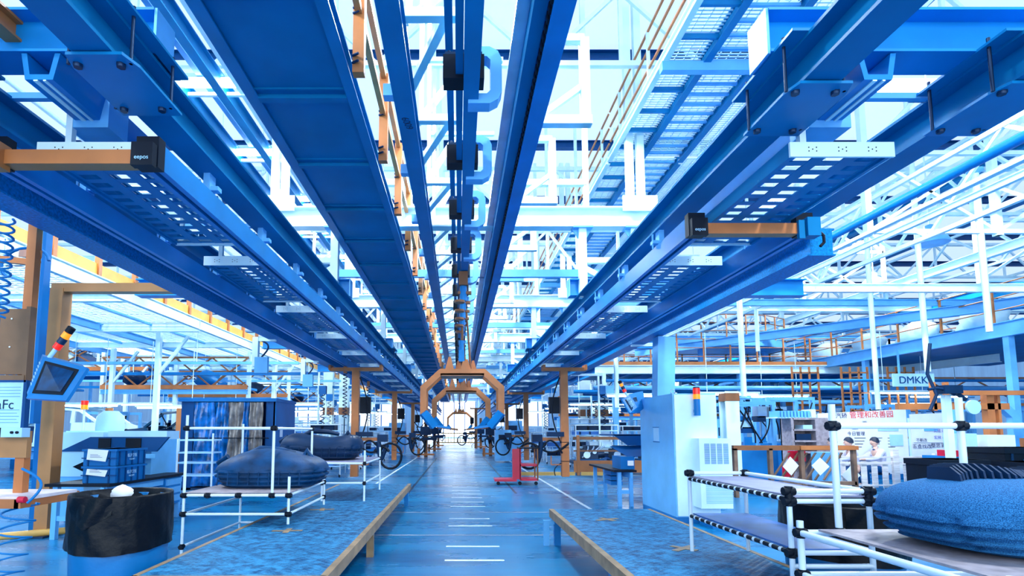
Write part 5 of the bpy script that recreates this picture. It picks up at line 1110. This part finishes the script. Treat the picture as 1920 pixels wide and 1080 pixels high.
# light fittings above the left line and right lines
def lightbar(x, y, z, lab, grp, L=2.2, hl=2.1):
    o = thing('strip_light', lab, 'lamp', (x, y, z), grp)
    part(MB().box(x, x + L, y, y + .14, z, z + .07), 'housing', WHITE, o); part(MB().tube((x + .05, y + .07, z - .02), (x + L - .05, y + .07, z - .02), .03, 8), 'lit_tube', TUBE, o)
    for k in (.2, .8): part(MB().tube((x + L * k, y + .07, z + .07), (x + L * k, y + .07, z + hl), .012, 5), 'suspension', WHITE, o)
    return o
sl = lightbar(-15.5, 16, 2.35, 'white strip light above the left car body line, first of its row', 'strip lights over the left line')
k = 0
for (x, y, z) in [(-12.7, 16.4, 2.3), (-10.2, 16.8, 2.25), (-18, 15.6, 2.4), (-14, 22, 2.6), (-11, 22, 2.6), (-8, 22, 2.6), (-12, 27, 2.5), (-9, 27, 2.5), (-6.5, 32, 2.6), (-9.5, 32, 2.6), (-6, 38, 2.7), (-9, 38, 2.7)]:
    k += 1; copy(sl, Vector((x + 1.1, y + .07, z)) - (sl.location + Vector((1.1, .07, 0))), 'white strip light above the left car body line, %s of the group' % nth(k))
k = 0
for (x, y, z) in [(5, 18, 2.7), (8, 18, 2.75), (11, 20, 2.8), (14, 18, 2.8), (17, 20, 2.8), (5, 24, 2.7), (8, 26, 2.8), (5, 31, 2.8), (9, 33, 2.8), (13, 31, 2.9), (5, 40, 2.9), (20, 25, 2.8)]:
    c_ = copy(sl, Vector((x, y, z)) - sl.location, 'white strip light hanging over the right line, %s from the camera' % nth(k)); c_['group'] = 'strip lights over the right line'; k += 1
# canister, signal lamp, low white ducts left
o = thing('canister', 'white plastic canister with orange cap standing before the dark car', 'canister', (-9.9, 15.2, 1.3))
part(MB().lathe((-9.9, 15.2, 1.28), [(.25, 0), (.36, .1), (.38, .3), (.36, .62), (.2, .78)], 20, sy=.8), 'body', PALE, o); part(MB().lathe((-9.95, 15.2, 2.05), [(.1, 0), (.1, .1)], 12), 'cap', ORANGE, o)
o = thing('equipment_table', 'pale low machine top in front of the car bodies, left', 'machine', (-9, 14.6, 0))
part(MB().box(-11.2, -8.2, 14.5, 15.8, .9, 1.28), 'top_casing', PALE, o); part(MB().box(-11.1, -8.3, 14.55, 15.7, 0, .9), 'base', LNAVY, o)
o = thing('signal_lamp', 'red and amber signal lamp on a white stand before the car bodies', 'signal lamp', (-10.4, 14.9, 1.28))
part(MB().tube((-10.45, 14.9, 1.28), (-10.45, 14.9, 2.15), .03), 'stand', WHITE, o); part(MB().tube((-10.45, 14.9, 2.1), (-10.45, 14.9, 2.22), .09, 12), 'amber_lens', AMBER, o); part(MB().tube((-10.45, 14.9, 2.22), (-10.45, 14.9, 2.34), .09, 12), 'red_lens', REDLENS, o)
for i, (x, y) in enumerate([(-9.6, 12.5), (-8.6, 16.5), (-6.9, 17.5)]):
    single(MB().bar((x, y, 0), (x, y, 2.2), .16), 'machine_post', ORANGE, 'orange upright post by the left line, %s from the left' % nth(i), 'post')
# wire mesh fences and clutter hanging beneath right mezzanine: pipes
for i in range(9):
    y = 18 + 1.7 * i; single(MB().tube((5, y, 3.2 - .12 * (i % 3)), (24, y, 3.2 - .12 * (i % 3)), .05 + .03 * (i % 2), 8), 'overhead_pipe', [LMID, SKY, LNAVY][i % 3], '%s pipe running across beneath the right mezzanine, %s from the camera' % (['mid blue', 'light blue', 'navy'][i % 3], nth(i)), 'pipe')
for i in range(8):
    y = 16.5 + 3 * i; o = thing('overhead_duct', '%s duct across above the left racks, %s from the camera' % (['light blue', 'mid blue'][i % 2], nth(i)), 'cable duct', (-12, y, 3.4))
    part(MB().box(-19, -5, y, y + .12, 3.57 - .03 * (i % 2), 3.65), 'duct', [SKY, LMID][i % 2], o)
    for x in (-12, -8.2): part(MB().tube((x, y + .06, 3.65), (x, y + .06, 4.6), .012, 5), 'hanger_rod', WHITE, o)
# dark machinery masses right centre
def machine(x, y, w, d, h, lab, seed):
    q = random.Random(seed); o = thing('assembly_machine', lab, 'machine', (x, y, 0), 'assembly machines behind the right racks')
    part(MB().box(x, x + w, y, y + d, 0, h * .45), 'base_casing', LMID, o); f = MB()
    for px in (x + .05, x + w - .05):
        f.bar((px, y + .05, h * .45), (px, y + .05, h), .09).bar((px, y + d, h * .45), (px, y + d, h), .09)
    f.bar((x, y + .05, h), (x + w, y + .05, h), .1).bar((x, y + d, h), (x + w, y + d, h), .1); part(f, 'frame', SKY, o)
    for k in range(5):
        cx = x + q.uniform(.2, w - .2); cz = q.uniform(h * .5, h * .9); part(MB().cbox((cx, y + .2, cz), q.uniform(.15, .4), .3, q.uniform(.1, .35)), 'actuator', [DARK, LNAVY, PALE, LBLUE, STEEL][k], o)
    mb = MB()
    for k in range(4): hose(mb, (x + q.uniform(0, w), y, h * .95), (x + q.uniform(0, w), y, h * .5), .1, .022, side=.1)
    part(mb, 'hose', INK, o); return o
for i, (x, y, w, h) in enumerate([(7.6, 15.5, 1.6, 2.3), (9.6, 16.6, 1.5, 2.5), (10.2, 20.5, 2, 2.8), (13.2, 20, 2, 2.6), (16, 19, 2.2, 2.6), (17, 15.5, 1.8, 2.4), (19.5, 18, 2, 2.7), (21, 13.5, 2, 2.4), (13, 17, 1.4, 2.3), (24, 20, 2.4, 3)]):
    machine(x, y, w, .9, h, 'blue framed assembly machine behind the right racks, %s one from the aisle' % nth(i), i)
for i, (x, y, w, h) in enumerate([(-8.2, 20.2, 1.3, 2.0), (-11.5, 20.6, 1.6, 2.2), (-14.6, 21, 1.6, 2.2), (-18, 21.6, 1.8, 2.4), (-22, 22, 2, 2.4)]):
    machine(x, y, w, .9, h, 'blue framed assembly machine behind the left car bodies, %s one from the aisle' % nth(i), 20 + i)['group'] = 'assembly machines behind the left line'
# ---- notice boards, fence, people at the right
def notice(x0, x1, y, z0, z1, lab, wav=0):
    o = thing('notice_board', lab, 'notice board', ((x0 + x1) / 2, y, 0))
    part(MB().plate([(x0, y, z0), (x1, y, z0), (x1, y, z1 + .04), (x0, y, z1 - .08 * wav)], (0, 1, 0), .03), 'panel', PAPER, o)
    part(MB().box(x0, x0 + .08, y + .03, y + .1, 0, z1 - .1).box(x1 - .08, x1, y + .03, y + .1, 0, z1 - .05), 'support', WHITE, o); return o
o = notice(9.75, 12.15, 14.5, .35, 2.05, 'white notice board with red headline characters behind the picket fence', 1)
rm = mat('red print', (.85, .06, .04), .6, var=0); km = mat('dark print', (.03, .03, .12), .6, var=0)
text('一汽轿', .16, (10.3, 14.49, 1.9), (R(90), R(-1.5), 0), km, o); text('管理和改善园', .2, (11.2, 14.49, 1.93), (R(90), R(-1.5), 0), rm, o)
text('今日管理', .12, (10.75, 14.49, 1.42), (R(90), 0, 0), km, o)
ln = MB()
for k in range(4):
    for j in range(3): ln.box(10.7 + .45 * j, 11.0 + .45 * j - .04 * k, 14.49, 14.5, 1.3 - .08 * k, 1.315 - .08 * k)
part(ln, 'print_line', DSTEEL, o); part(MB().box(10.2, 10.35, 14.48, 14.5, 1.55, 1.65).box(10.65, 10.8, 14.48, 14.5, 1.55, 1.65), 'blue_tab', LMID, o)
part(MB().box(10.05, 10.2, 14.485, 14.5, 1.3, 1.45).box(11.65, 12.0, 14.48, 14.5, 1.1, 1.4).box(11.35, 11.9, 14.485, 14.5, 1.5, 1.7), 'pinned_sheet', PALE, o)
part(MB().lathe((11.0, 14.485, 1.76), [(.001, 0), (.06, 0)], 16), 'emblem', km, o)
o = notice(12.25, 13.35, 14.5, .3, 1.95, 'grey white notice board with rows of dark characters, right of the headline board')
text('五查找改', .13, (12.5, 14.48, 1.08), (R(90), 0, 0), km, o); text('整思清扫', .13, (13.0, 14.48, 1.1), (R(90), 0, 0), km, o)
text('不断改', .1, (12.5, 14.48, 1.25), (R(90), 0, 0), km, o); text('实效 改善', .1, (13.05, 14.48, 1.32), (R(90), 0, 0), mat('violet print', (.15, .12, .5), .6), o); text('实效 改善', .1, (13.05, 14.48, 1.5), (R(90), 0, 0), MATS['violet print'], o)
part(MB().box(12.6, 12.95, 14.48, 14.5, 1.5, 1.65), 'blue_panel', SKY, o); part(MB().box(12.3, 13.3, 14.485, 14.5, 1.18, 1.185), 'print_line', DSTEEL, o)
text('DMKKI', .3, (13.4, 15.6, 2.98), (R(90), 0, 0), LNAVY, (lambda s: (part(MB().box(12.8, 14.0, 15.62, 15.68, 2.8, 3.18), 'sign_panel', PALE, s), part(MB().bar((13.0, 15.65, 3.18), (13.0, 15.65, 3.9), .04).bar((13.8, 15.65, 3.18), (13.8, 15.65, 3.9), .04), 'sign_hanger', SKY, s), s)[2])(thing('hanging_sign', 'white hanging sign with blue capital letters at the end of the right mezzanine', 'sign', (13.4, 15.6, 2.8))))
o = thing('picket_fence', 'pale wooden picket fence in front of the notice board', 'fence', (10.7, 13.2, 0))
for i in range(9): part(MB().box(9.35 + .26 * i, 9.48 + .26 * i, 13.2, 13.23, .12, .75), 'picket', WOOD, o)
part(MB().box(9.3, 11.7, 13.17, 13.2, .68, .74).box(9.3, 11.7, 13.17, 13.2, .16, .2).box(9.3, 11.7, 13.15, 13.2, .84, .88), 'fence_rail', WOOD, o)
part(MB().box(10.6, 10.74, 13.12, 13.2, 0, 1.05).box(9.25, 9.35, 13.15, 13.25, 0, .9).box(11.65, 11.75, 13.15, 13.25, 0, .95), 'fence_post', WOOD, o)
part(MB().plate([(9.32, 13.14, .42), (9.55, 13.14, .2), (9.78, 13.14, .42), (9.55, 13.14, .64)], (0, -1, 0), .01), 'diamond_card', PAPER, o)
o = thing('lattice_bin', 'brown wooden framed enclosure with slanted slats and red papers, right', 'enclosure', (7.6, 12.2, 0))
part(MB().box(6.25, 9.0, 12.2, 12.3, 1.06, 1.17), 'top_rail', BROWN, o); part(MB().box(7.75, 9.05, 12.15, 12.3, 1.07, 1.16), 'bright_rail', ORANGE, o)
part(MB().box(6.25, 6.33, 12.2, 12.3, 0, 1.1).box(7.05, 7.13, 12.2, 12.3, 0, 1.1).box(7.75, 7.83, 12.18, 12.28, 0, 1.1).box(8.95, 9.03, 12.2, 12.3, 0, 1.1).box(6.25, 9.0, 12.2, 12.3, .28, .36), 'frame_post', DWOOD, o)
sl_ = MB()
for k in range(7): sl_.bar((7.15 + .2 * k, 12.35, .38), (7.15 + .2 * k + .45, 12.35, 1.0), .06, .02)
part(sl_, 'slat', DWOOD, o); part(MB().box(7.6, 8.0, 12.4, 12.42, .8, 1.04).box(7.45, 7.7, 12.4, 12.42, .45, .7), 'red_paper', RED, o)
part(MB().plate([(7.3, 12.14, .7), (7.48, 12.14, .5), (7.66, 12.14, .72), (7.48, 12.14, .92)], (0, -1, 0), .01).plate([(7.95, 12.14, .72), (8.13, 12.14, .5), (8.35, 12.14, .7), (8.15, 12.14, .9)], (0, -1, 0), .01), 'diamond_card', PAPER, o)
part(MB().box(8.45, 8.85, 12.5, 12.9, .2, 1.0), 'blue_locker', SKY, o)
o = thing('shelf_unit', 'grey wooden shelf unit with dark items left of the notice board', 'shelf', (9.3, 14.6, 0))
part(MB().box(8.95, 9.02, 14.4, 14.9, 0, 1.85).box(9.6, 9.95, 14.4, 14.9, 0, 1.85).box(8.95, 9.6, 14.85, 14.9, 0, 1.85), 'side_board', TAN, o)
for z in (.9, 1.2, 1.5, 1.8): part(MB().box(9.0, 9.6, 14.4, 14.88, z, z + .05), 'shelf_board', TAN, o)
single(MB().box(9.1, 9.5, 14.45, 14.8, 1.25, 1.42), 'storage_box', DARK, 'dark box on the middle shelf of the grey wooden unit', 'box'); single(MB().box(9.3, 9.55, 14.45, 14.8, 1.55, 1.66), 'storage_box', PALE, 'small pale box on the upper shelf of the grey wooden unit', 'box')
# keyboard like slatted tray on top
o = thing('slatted_tray', 'blue slatted tray lying tilted on top of the grey wooden shelf unit', 'tray', (9.1, 14.6, 1.85)); mb = MB()
for k in range(10): mb.box(8.6 + .09 * k, 8.66 + .09 * k, 14.4, 14.8, 1.86, 2.04)
part(mb, 'slat', SKY, o); part(MB().box(8.5, 9.6, 14.42, 14.78, 1.84, 1.87).box(9.5, 9.62, 14.38, 14.8, 1.85, 2.08), 'tray_frame', WHITE, o)
def person(x, y, z0, lab, turn, lean=.12, scale=1.):
    """seated figure; origin under the seat"""
    o = thing('person', lab, 'person', (x, y, 0), 'people seated behind the picket fence'); ORG[o.name] = Vector((0, 0, 0)); o.rotation_euler = (0, 0, turn)
    J = {'pel': (0, 0, .5), 'wa': (0, -.03, .68), 'ch': (0, -.08, .88), 'nk': (0, -.1, 1.02), 'hd0': (0, -.12, 1.1),
         'sl': (-.19, -.08, .96), 'el': (-.25, -.25, .78), 'hl': (-.16, -.48, .76), 'sr': (.19, -.08, .96), 'er': (.25, -.25, .78), 'hr': (.16, -.48, .76),
         'hpl': (-.1, -.02, .5), 'kl': (-.12, -.45, .5), 'fl': (-.12, -.42, .1), 'tl': (-.12, -.58, .05), 'hpr': (.1, -.02, .5), 'kr': (.12, -.45, .5), 'fr': (.12, -.42, .1), 'tr': (.12, -.58, .05)}
    rad = {'pel': .14, 'wa': .125, 'ch': .145, 'nk': .055, 'hd0': .055, 'sl': .07, 'el': .05, 'hl': .03, 'sr': .07, 'er': .05, 'hr': .03, 'hpl': .1, 'kl': .065, 'fl': .045, 'tl': .04, 'hpr': .1, 'kr': .065, 'fr': .045, 'tr': .04}
    ed = [('pel', 'wa'), ('wa', 'ch'), ('ch', 'nk'), ('nk', 'hd0'), ('ch', 'sl'), ('sl', 'el'), ('el', 'hl'), ('ch', 'sr'), ('sr', 'er'), ('er', 'hr'), ('pel', 'hpl'), ('hpl', 'kl'), ('kl', 'fl'), ('fl', 'tl'), ('pel', 'hpr'), ('hpr', 'kr'), ('kr', 'fr'), ('fr', 'tr')]
    def skin(names, edges, m, nm, grow=0, parent=o):
        me = bpy.data.meshes.new(nm); ix = {n: i for i, n in enumerate(names)}; me.from_pydata([J[n] for n in names], [(ix[a], ix[b]) for a, b in edges], []); me.materials.append(m)
        ob = bpy.data.objects.new(nm, me); COL.objects.link(ob); ob.parent = parent; ORG[ob.name] = Vector((0, 0, 0))
        md_ = ob.modifiers.new('skin', 'SKIN')
        for n, i in ix.items(): me.skin_vertices[0].data[i].radius = (rad[n] + grow, (rad[n] + grow) * (.8 if n in ('ch', 'wa', 'pel') else 1))
        me.skin_vertices[0].data[0].use_root = True
        s_ = ob.modifiers.new('sub', 'SUBSURF'); s_.levels = 2; s_.render_levels = 2; md_.use_smooth_shade = True
        return ob
    # fingers added to both hands as short chains
    for sd, hn in ((-1, 'hl'), (1, 'hr')):
        hx, hy, hz = J[hn]; J[hn + 'p'] = (hx - sd * .01, hy - .06, hz - .005); rad[hn + 'p'] = .028; ed.append((hn, hn + 'p'))
        for f in range(5):
            k1, k2 = '%s%da' % (hn, f), '%s%db' % (hn, f); off = (f - 1.5) * .018
            if f < 4: J[k1] = (hx - sd * .01 + off, hy - .1, hz); J[k2] = (hx - sd * .01 + off, hy - .13 - .006 * (f % 2), hz - .02)
            else: J[k1] = (hx - sd * .045, hy - .05, hz); J[k2] = (hx - sd * .05, hy - .085, hz - .01)
            rad[k1] = .0085; rad[k2] = .007; ed.extend([(hn + 'p', k1), (k1, k2)])
    names = ['pel'] + [n for n in J if n != 'pel']; body = skin(names, ed, SKIN, 'body')
    # head: shaped shell with nose, ears and chin
    def hd(u, v):
        a = u * 2 * math.pi; t = v * math.pi; st = math.sin(t); r = .078; fx = r * math.sin(a) * st; fy = -.095 * math.cos(a) * st; fz = .118 * math.cos(t)
        if t > 1.9: fx *= .82; fy *= .92
        nose = math.exp(-((a if a < math.pi else a - 2 * math.pi) ** 2) / .03 - (t - 1.72) ** 2 / .03) * .024
        ear = (math.exp(-(a - 1.65) ** 2 / .02 - (t - 1.6) ** 2 / .05) + math.exp(-(a - 4.63) ** 2 / .02 - (t - 1.6) ** 2 / .05)) * .018
        return (fx * (1 + ear / .08), fy - nose - .13, 1.2 + fz)
    part(MB().grid(hd, 40, 26), 'head', SKIN, o)
    fe = MB()
    for sx in (-1, 1): fe.lathe((sx * .03, -.218, 1.205), [(.001, -.008), (.011, 0), (.001, .008)], 8)
    part(fe, 'eye', HAIR, o); part(MB().box(-.022, .022, -.225, -.212, 1.135, 1.142), 'mouth', RED if 0 else BROWN, o)
    def hair(u, v):
        a = u * 2 * math.pi; t = v * 1.75 * (1 - .32 * max(0, math.cos(a))); st = math.sin(t); k = 1.13 + .03 * math.sin(a * 9) * st
        return (.08 * k * math.sin(a) * st, -.13 - .1 * k * math.cos(a) * st + .006, 1.21 + .122 * k * math.cos(t))
    part(MB().grid(hair, 36, 16), 'hair', HAIR, o)
    JK = mat('lilac white jacket', (.72, .7, .88), .7, var=.08, scale=9)
    skin(['ch', 'wa', 'pel', 'sl', 'el', 'hl', 'sr', 'er', 'hr'], [('ch', 'wa'), ('wa', 'pel'), ('ch', 'sl'), ('sl', 'el'), ('el', 'hl'), ('ch', 'sr'), ('sr', 'er'), ('er', 'hr')], JK, 'jacket', .022)
    skin(['hpl', 'kl', 'fl'], [('hpl', 'kl'), ('kl', 'fl')], LNAVY, 'trouser_leg', .016); skin(['hpr', 'kr', 'fr'], [('hpr', 'kr'), ('kr', 'fr')], LNAVY, 'trouser_leg', .016)
    part(MB().lathe((0, -.1, .99), [(.07, 0), (.075, .02), (.06, .045)], 18, close=False), 'collar', LNAVY, o)
    return o
for i, (px, turn, lab) in enumerate([(1602, -1.9, 'person with short dark hair in a lilac jacket seated behind the fence, middle'), (1650, -1.7, 'person with dark hair in a pale jacket seated behind the fence, right'), (1572, -2.2, 'person with dark hair seated behind the white pipe, left of the others')]):
    p_ = P(px, 838, Y=13.9 + .2 * (i == 1)); person(p_.x, p_.y, 0, lab, turn)
    s_ = thing('stool', 'small round stool under the %s seated person' % ['middle', 'right', 'left'][i], 'stool', (p_.x, p_.y, 0), 'stools behind the fence')
    part(MB().lathe((p_.x, p_.y, .36), [(.17, 0), (.17, .05)], 20), 'seat', DSTEEL, s_)
    for a in range(3): part(MB().tube((p_.x + .1 * math.cos(a * 2.1), p_.y + .1 * math.sin(a * 2.1), .36), (p_.x + .16 * math.cos(a * 2.1), p_.y + .16 * math.sin(a * 2.1), 0), .012), 'leg', STEEL, s_)
# black crates and red box at right
for i, (x, y, z, w, h, lab) in enumerate([(8.3, 9.3, 0, .85, 1.0, 'black plastic crate on the floor behind the felt liner, left one'), (9.7, 9.55, 0, 1.0, 1.2, 'tall black crate behind the felt liner at the right edge'), (9.3, 8.7, 0, .9, .98, 'low black crate at the right edge behind the felt liner')]):
    o = thing('black_crate', lab, 'crate', (x + w / 2, y, z), 'black crates at the right')
    part(MB().box(x, x + w, y, y + .7, z, z + h).box(x - .02, x + w + .02, y - .02, y + .72, z + h - .1, z + h), 'crate_body', INK, o); part(MB().box(x + .3, x + w - .1, y - .025, y - .02, z + h - .3, z + h - .2), 'handle_recess', LNAVY, o)
    for k in range(3): part(MB().box(x + .1 + .25 * k, x + .14 + .25 * k, y - .015, y, z, z + h - .1), 'rib', DARK, o)
single(MB().box(9.7, 10.3, 10.45, 10.9, 1.0, 1.12), 'red_box', RED, 'flat red box on top of the machine behind the black crates', 'box')
o = thing('low_machine', 'blue low machine with pale boxes behind the black crates', 'machine', (10.3, 10.8, 0)); part(MB().box(9.65, 11.3, 10.41, 11.2, 0, 1.0), 'base', LMID, o); part(MB().box(9.8, 10.15, 10.5, 10.85, 1.12, 1.45), 'pale_box', PALE, o); part(MB().box(10.4, 10.95, 10.55, 11.0, 1.0, 1.42), 'open_box', WHITE, o)
for i, (x, z) in enumerate([(11.9, 1.2), (12.35, 1.2), (12.8, 1.2), (13.3, 1.2)]):
    single(MB().cbox((x, 11, z), .38, .4, .3), 'red_bin', [BROWN, RED, RED, RED][i], '%s bin on the shelf at the far right, %s from the left' % (['brown', 'red', 'red', 'red'][i], nth(i)), 'bin')
single(MB().box(11.65, 13.6, 10.75, 11.3, .0, 1.05), 'bin_table', LNAVY, 'blue table under the red bins at the right edge', 'table')
# column and gantry of right workstation
o = thing('workstation_column', 'thick white column with black cable bundle right of the notice boards', 'column', (11.2, 12, 0))
part(MB().box(9.5, 9.62, 10.4, 10.5, .0, 2.2), 'column', WHITE, o); mb = MB(); mb.path([(9.2, 10.3, 3.2), (9.1, 10.3, 2.6), (9.25, 10.3, 2.2), (9.1, 10.3, 1.9)], .03, 7); hose(mb, (9.1, 10.3, 2.3), (9.6, 10.3, 2.2), -.06, .03); part(mb, 'cable', DARK, o)
part(MB().cbox((9.55, 10.35, 2.3), .35, .2, .16).bar((9.6, 10.35, 2.3), (9.85, 10.35, 2.1), .06), 'clamp_head', DARK, o)
o = thing('orange_gantry', 'orange gantry beam and post at the right edge above the crates', 'gantry', (12.3, 12, 0))
part(MB().box(11.9, 12.06, 12, 12.15, 0, 2.35).box(12.14, 12.2, 12, 12.15, .6, 2.35), 'post', ORANGE, o); part(MB().box(9.9, 12.4, 12, 12.1, 1.98, 2.12).box(11.2, 13.2, 11.9, 12, 2.3, 2.4), 'beam', ORANGE, o)
for x in (10.7, 11.0): part(MB().box(x, x + .07, 12, 12.1, 1.95, 2.6), 'upright', ORANGE, o)
part(MB().tube((11.5, 11.95, 2.03), (11.5, 11.9, 2.03), .16, 20), 'round_badge', PALE, o)
o = thing('portal_frame', 'light blue portal frame behind the right gantry', 'frame', (12.5, 12.6, 0))
part(path_prof(MB(), [(11.8, 0), (11.8, 1.95), (12.0, 2.1), (12.9, 2.1), (13.15, 1.85), (13.15, 0)], 12.6, .18, .15), 'frame_band', SKY, o)
# orange cages under the mezzanine
for i, (x, y) in enumerate([(11.5, 18.3), (13.2, 18.3), (14.8, 18.3)]):
    o = thing('ladder_cage', 'orange ladder cage under the right mezzanine, %s from the left' % nth(i), 'ladder', (x, y, 2), 'orange ladder cages on the right'); mb = MB()
    for k in range(4): mb.bar((x + .3 * k, y, 2.0), (x + .3 * k, y, 3.7), .05)
    for z in (2.2, 2.8, 3.5): mb.bar((x, y, z), (x + .9, y, z), .05)
    part(mb, 'cage', ORANGE, o); part(MB().bar((x, y, 0), (x, y, 2), .07).bar((x + .9, y, 0), (x + .9, y, 2), .07), 'leg', ORANGE, o)
# line of hoists and hangers for depth over far aisle sides
for s, side in ((-1, 'left'), (1, 'right')):
    for i in range(7):
        x = s * (5.0 + (i % 3) * .8); y = 19 + 4.3 * i; o = thing('hose_reel_post', 'slim white post with coiled hose %s of the aisle, %s from the camera' % (side, nth(i)), 'post', (x, y, .9), 'slim hose posts %s of the aisle' % side)
        part(MB().bar((x, y, 0.0), (x, y, 3.6), .06), 'post', WHITE, o); mb = MB(); coil(mb, x + .15, y, 1.6, 2.8, .07, 7, .016); part(mb, 'hose', DARK, o)
        part(MB().cbox((x + .15, y, 2.95), .25, .2, .3), 'reel', LBLUE, o)

# brown latticed conveyors and white uprights under and beyond the left mezzanine
for i, (x0_, x1_, y, z) in enumerate([(-13.4, -7.9, 19.9, 2.95), (-13.4, -7.9, 24.6, 2.95), (-13.4, -7.9, 31.5, 2.95), (-24, -14.4, 19.5, 2.9)]):
    o = thing('lattice_conveyor', 'white conveyor with brown crossed lattice %s, %s' % ('beyond the left mezzanine' if i == 3 else 'under the left mezzanine', ['nearest', 'middle', 'farthest', 'at the left'][i]), 'conveyor', (x0_, y, z))
    part(MB().ibeam((x0_, y, z), (x1_, y, z), .1, .16), 'side_beam', SKY, o); part(MB().box(x0_, x1_, y - .05, y - .02, z + .1, z + .26), 'toe_board', ORANGE, o)
    part(MB().bar((x0_, y, z + 1.3), (x1_, y, z + 1.3), .06), 'top_rail', BROWN, o)
    n = max(2, int((x1_ - x0_) / 1.3)); st = (x1_ - x0_) / n; xb = MB()
    for k in range(n): xb.bar((x0_ + st * k, y, z + .2), (x0_ + st * (k + 1), y, z + 1.3), .05).bar((x0_ + st * k, y, z + 1.3), (x0_ + st * (k + 1), y, z + .2), .05)
    part(xb, 'cross_brace', BROWN, o)
    for k in range(0, n + 1, 2): part(MB().bar((x0_ + st * k, y + .1, 0), (x0_ + st * k, y + .1, z + 1.5), .13), 'upright', WHITE, o)
    for k in range(n - 1): part(blob(MB(), (x0_ + st * (k + .7), y + .5, z + .55), .4, .3, .3, k + 7 * i, 12, .3), 'load', [DARK, PALE, LMID, DARK][(k + i) % 4], o)
    part(MB().box(x0_, x1_, y + .05, y + .95, z + .1, z + .18), 'belt', LMID, o)
for i, (x, y) in enumerate([(-9.2, 16.2), (-12.6, 19.3), (-8.0, 23), (-11.2, 26.5), (-15, 24), (-17.5, 19.7)]):
    o = thing('braced_column', 'white column with slanting brace at the left line, %s from the camera' % nth([0, 1, 3, 5, 4, 2][i]), 'column', (x, y, 0), 'white braced columns at the left line')
    part(MB().bar((x, y, 0), (x, y, 4.5), .14), 'shaft', WHITE, o); part(MB().bar((x, y, 3.2), (x + .9, y, 4.4), .08), 'brace', WHITE, o)
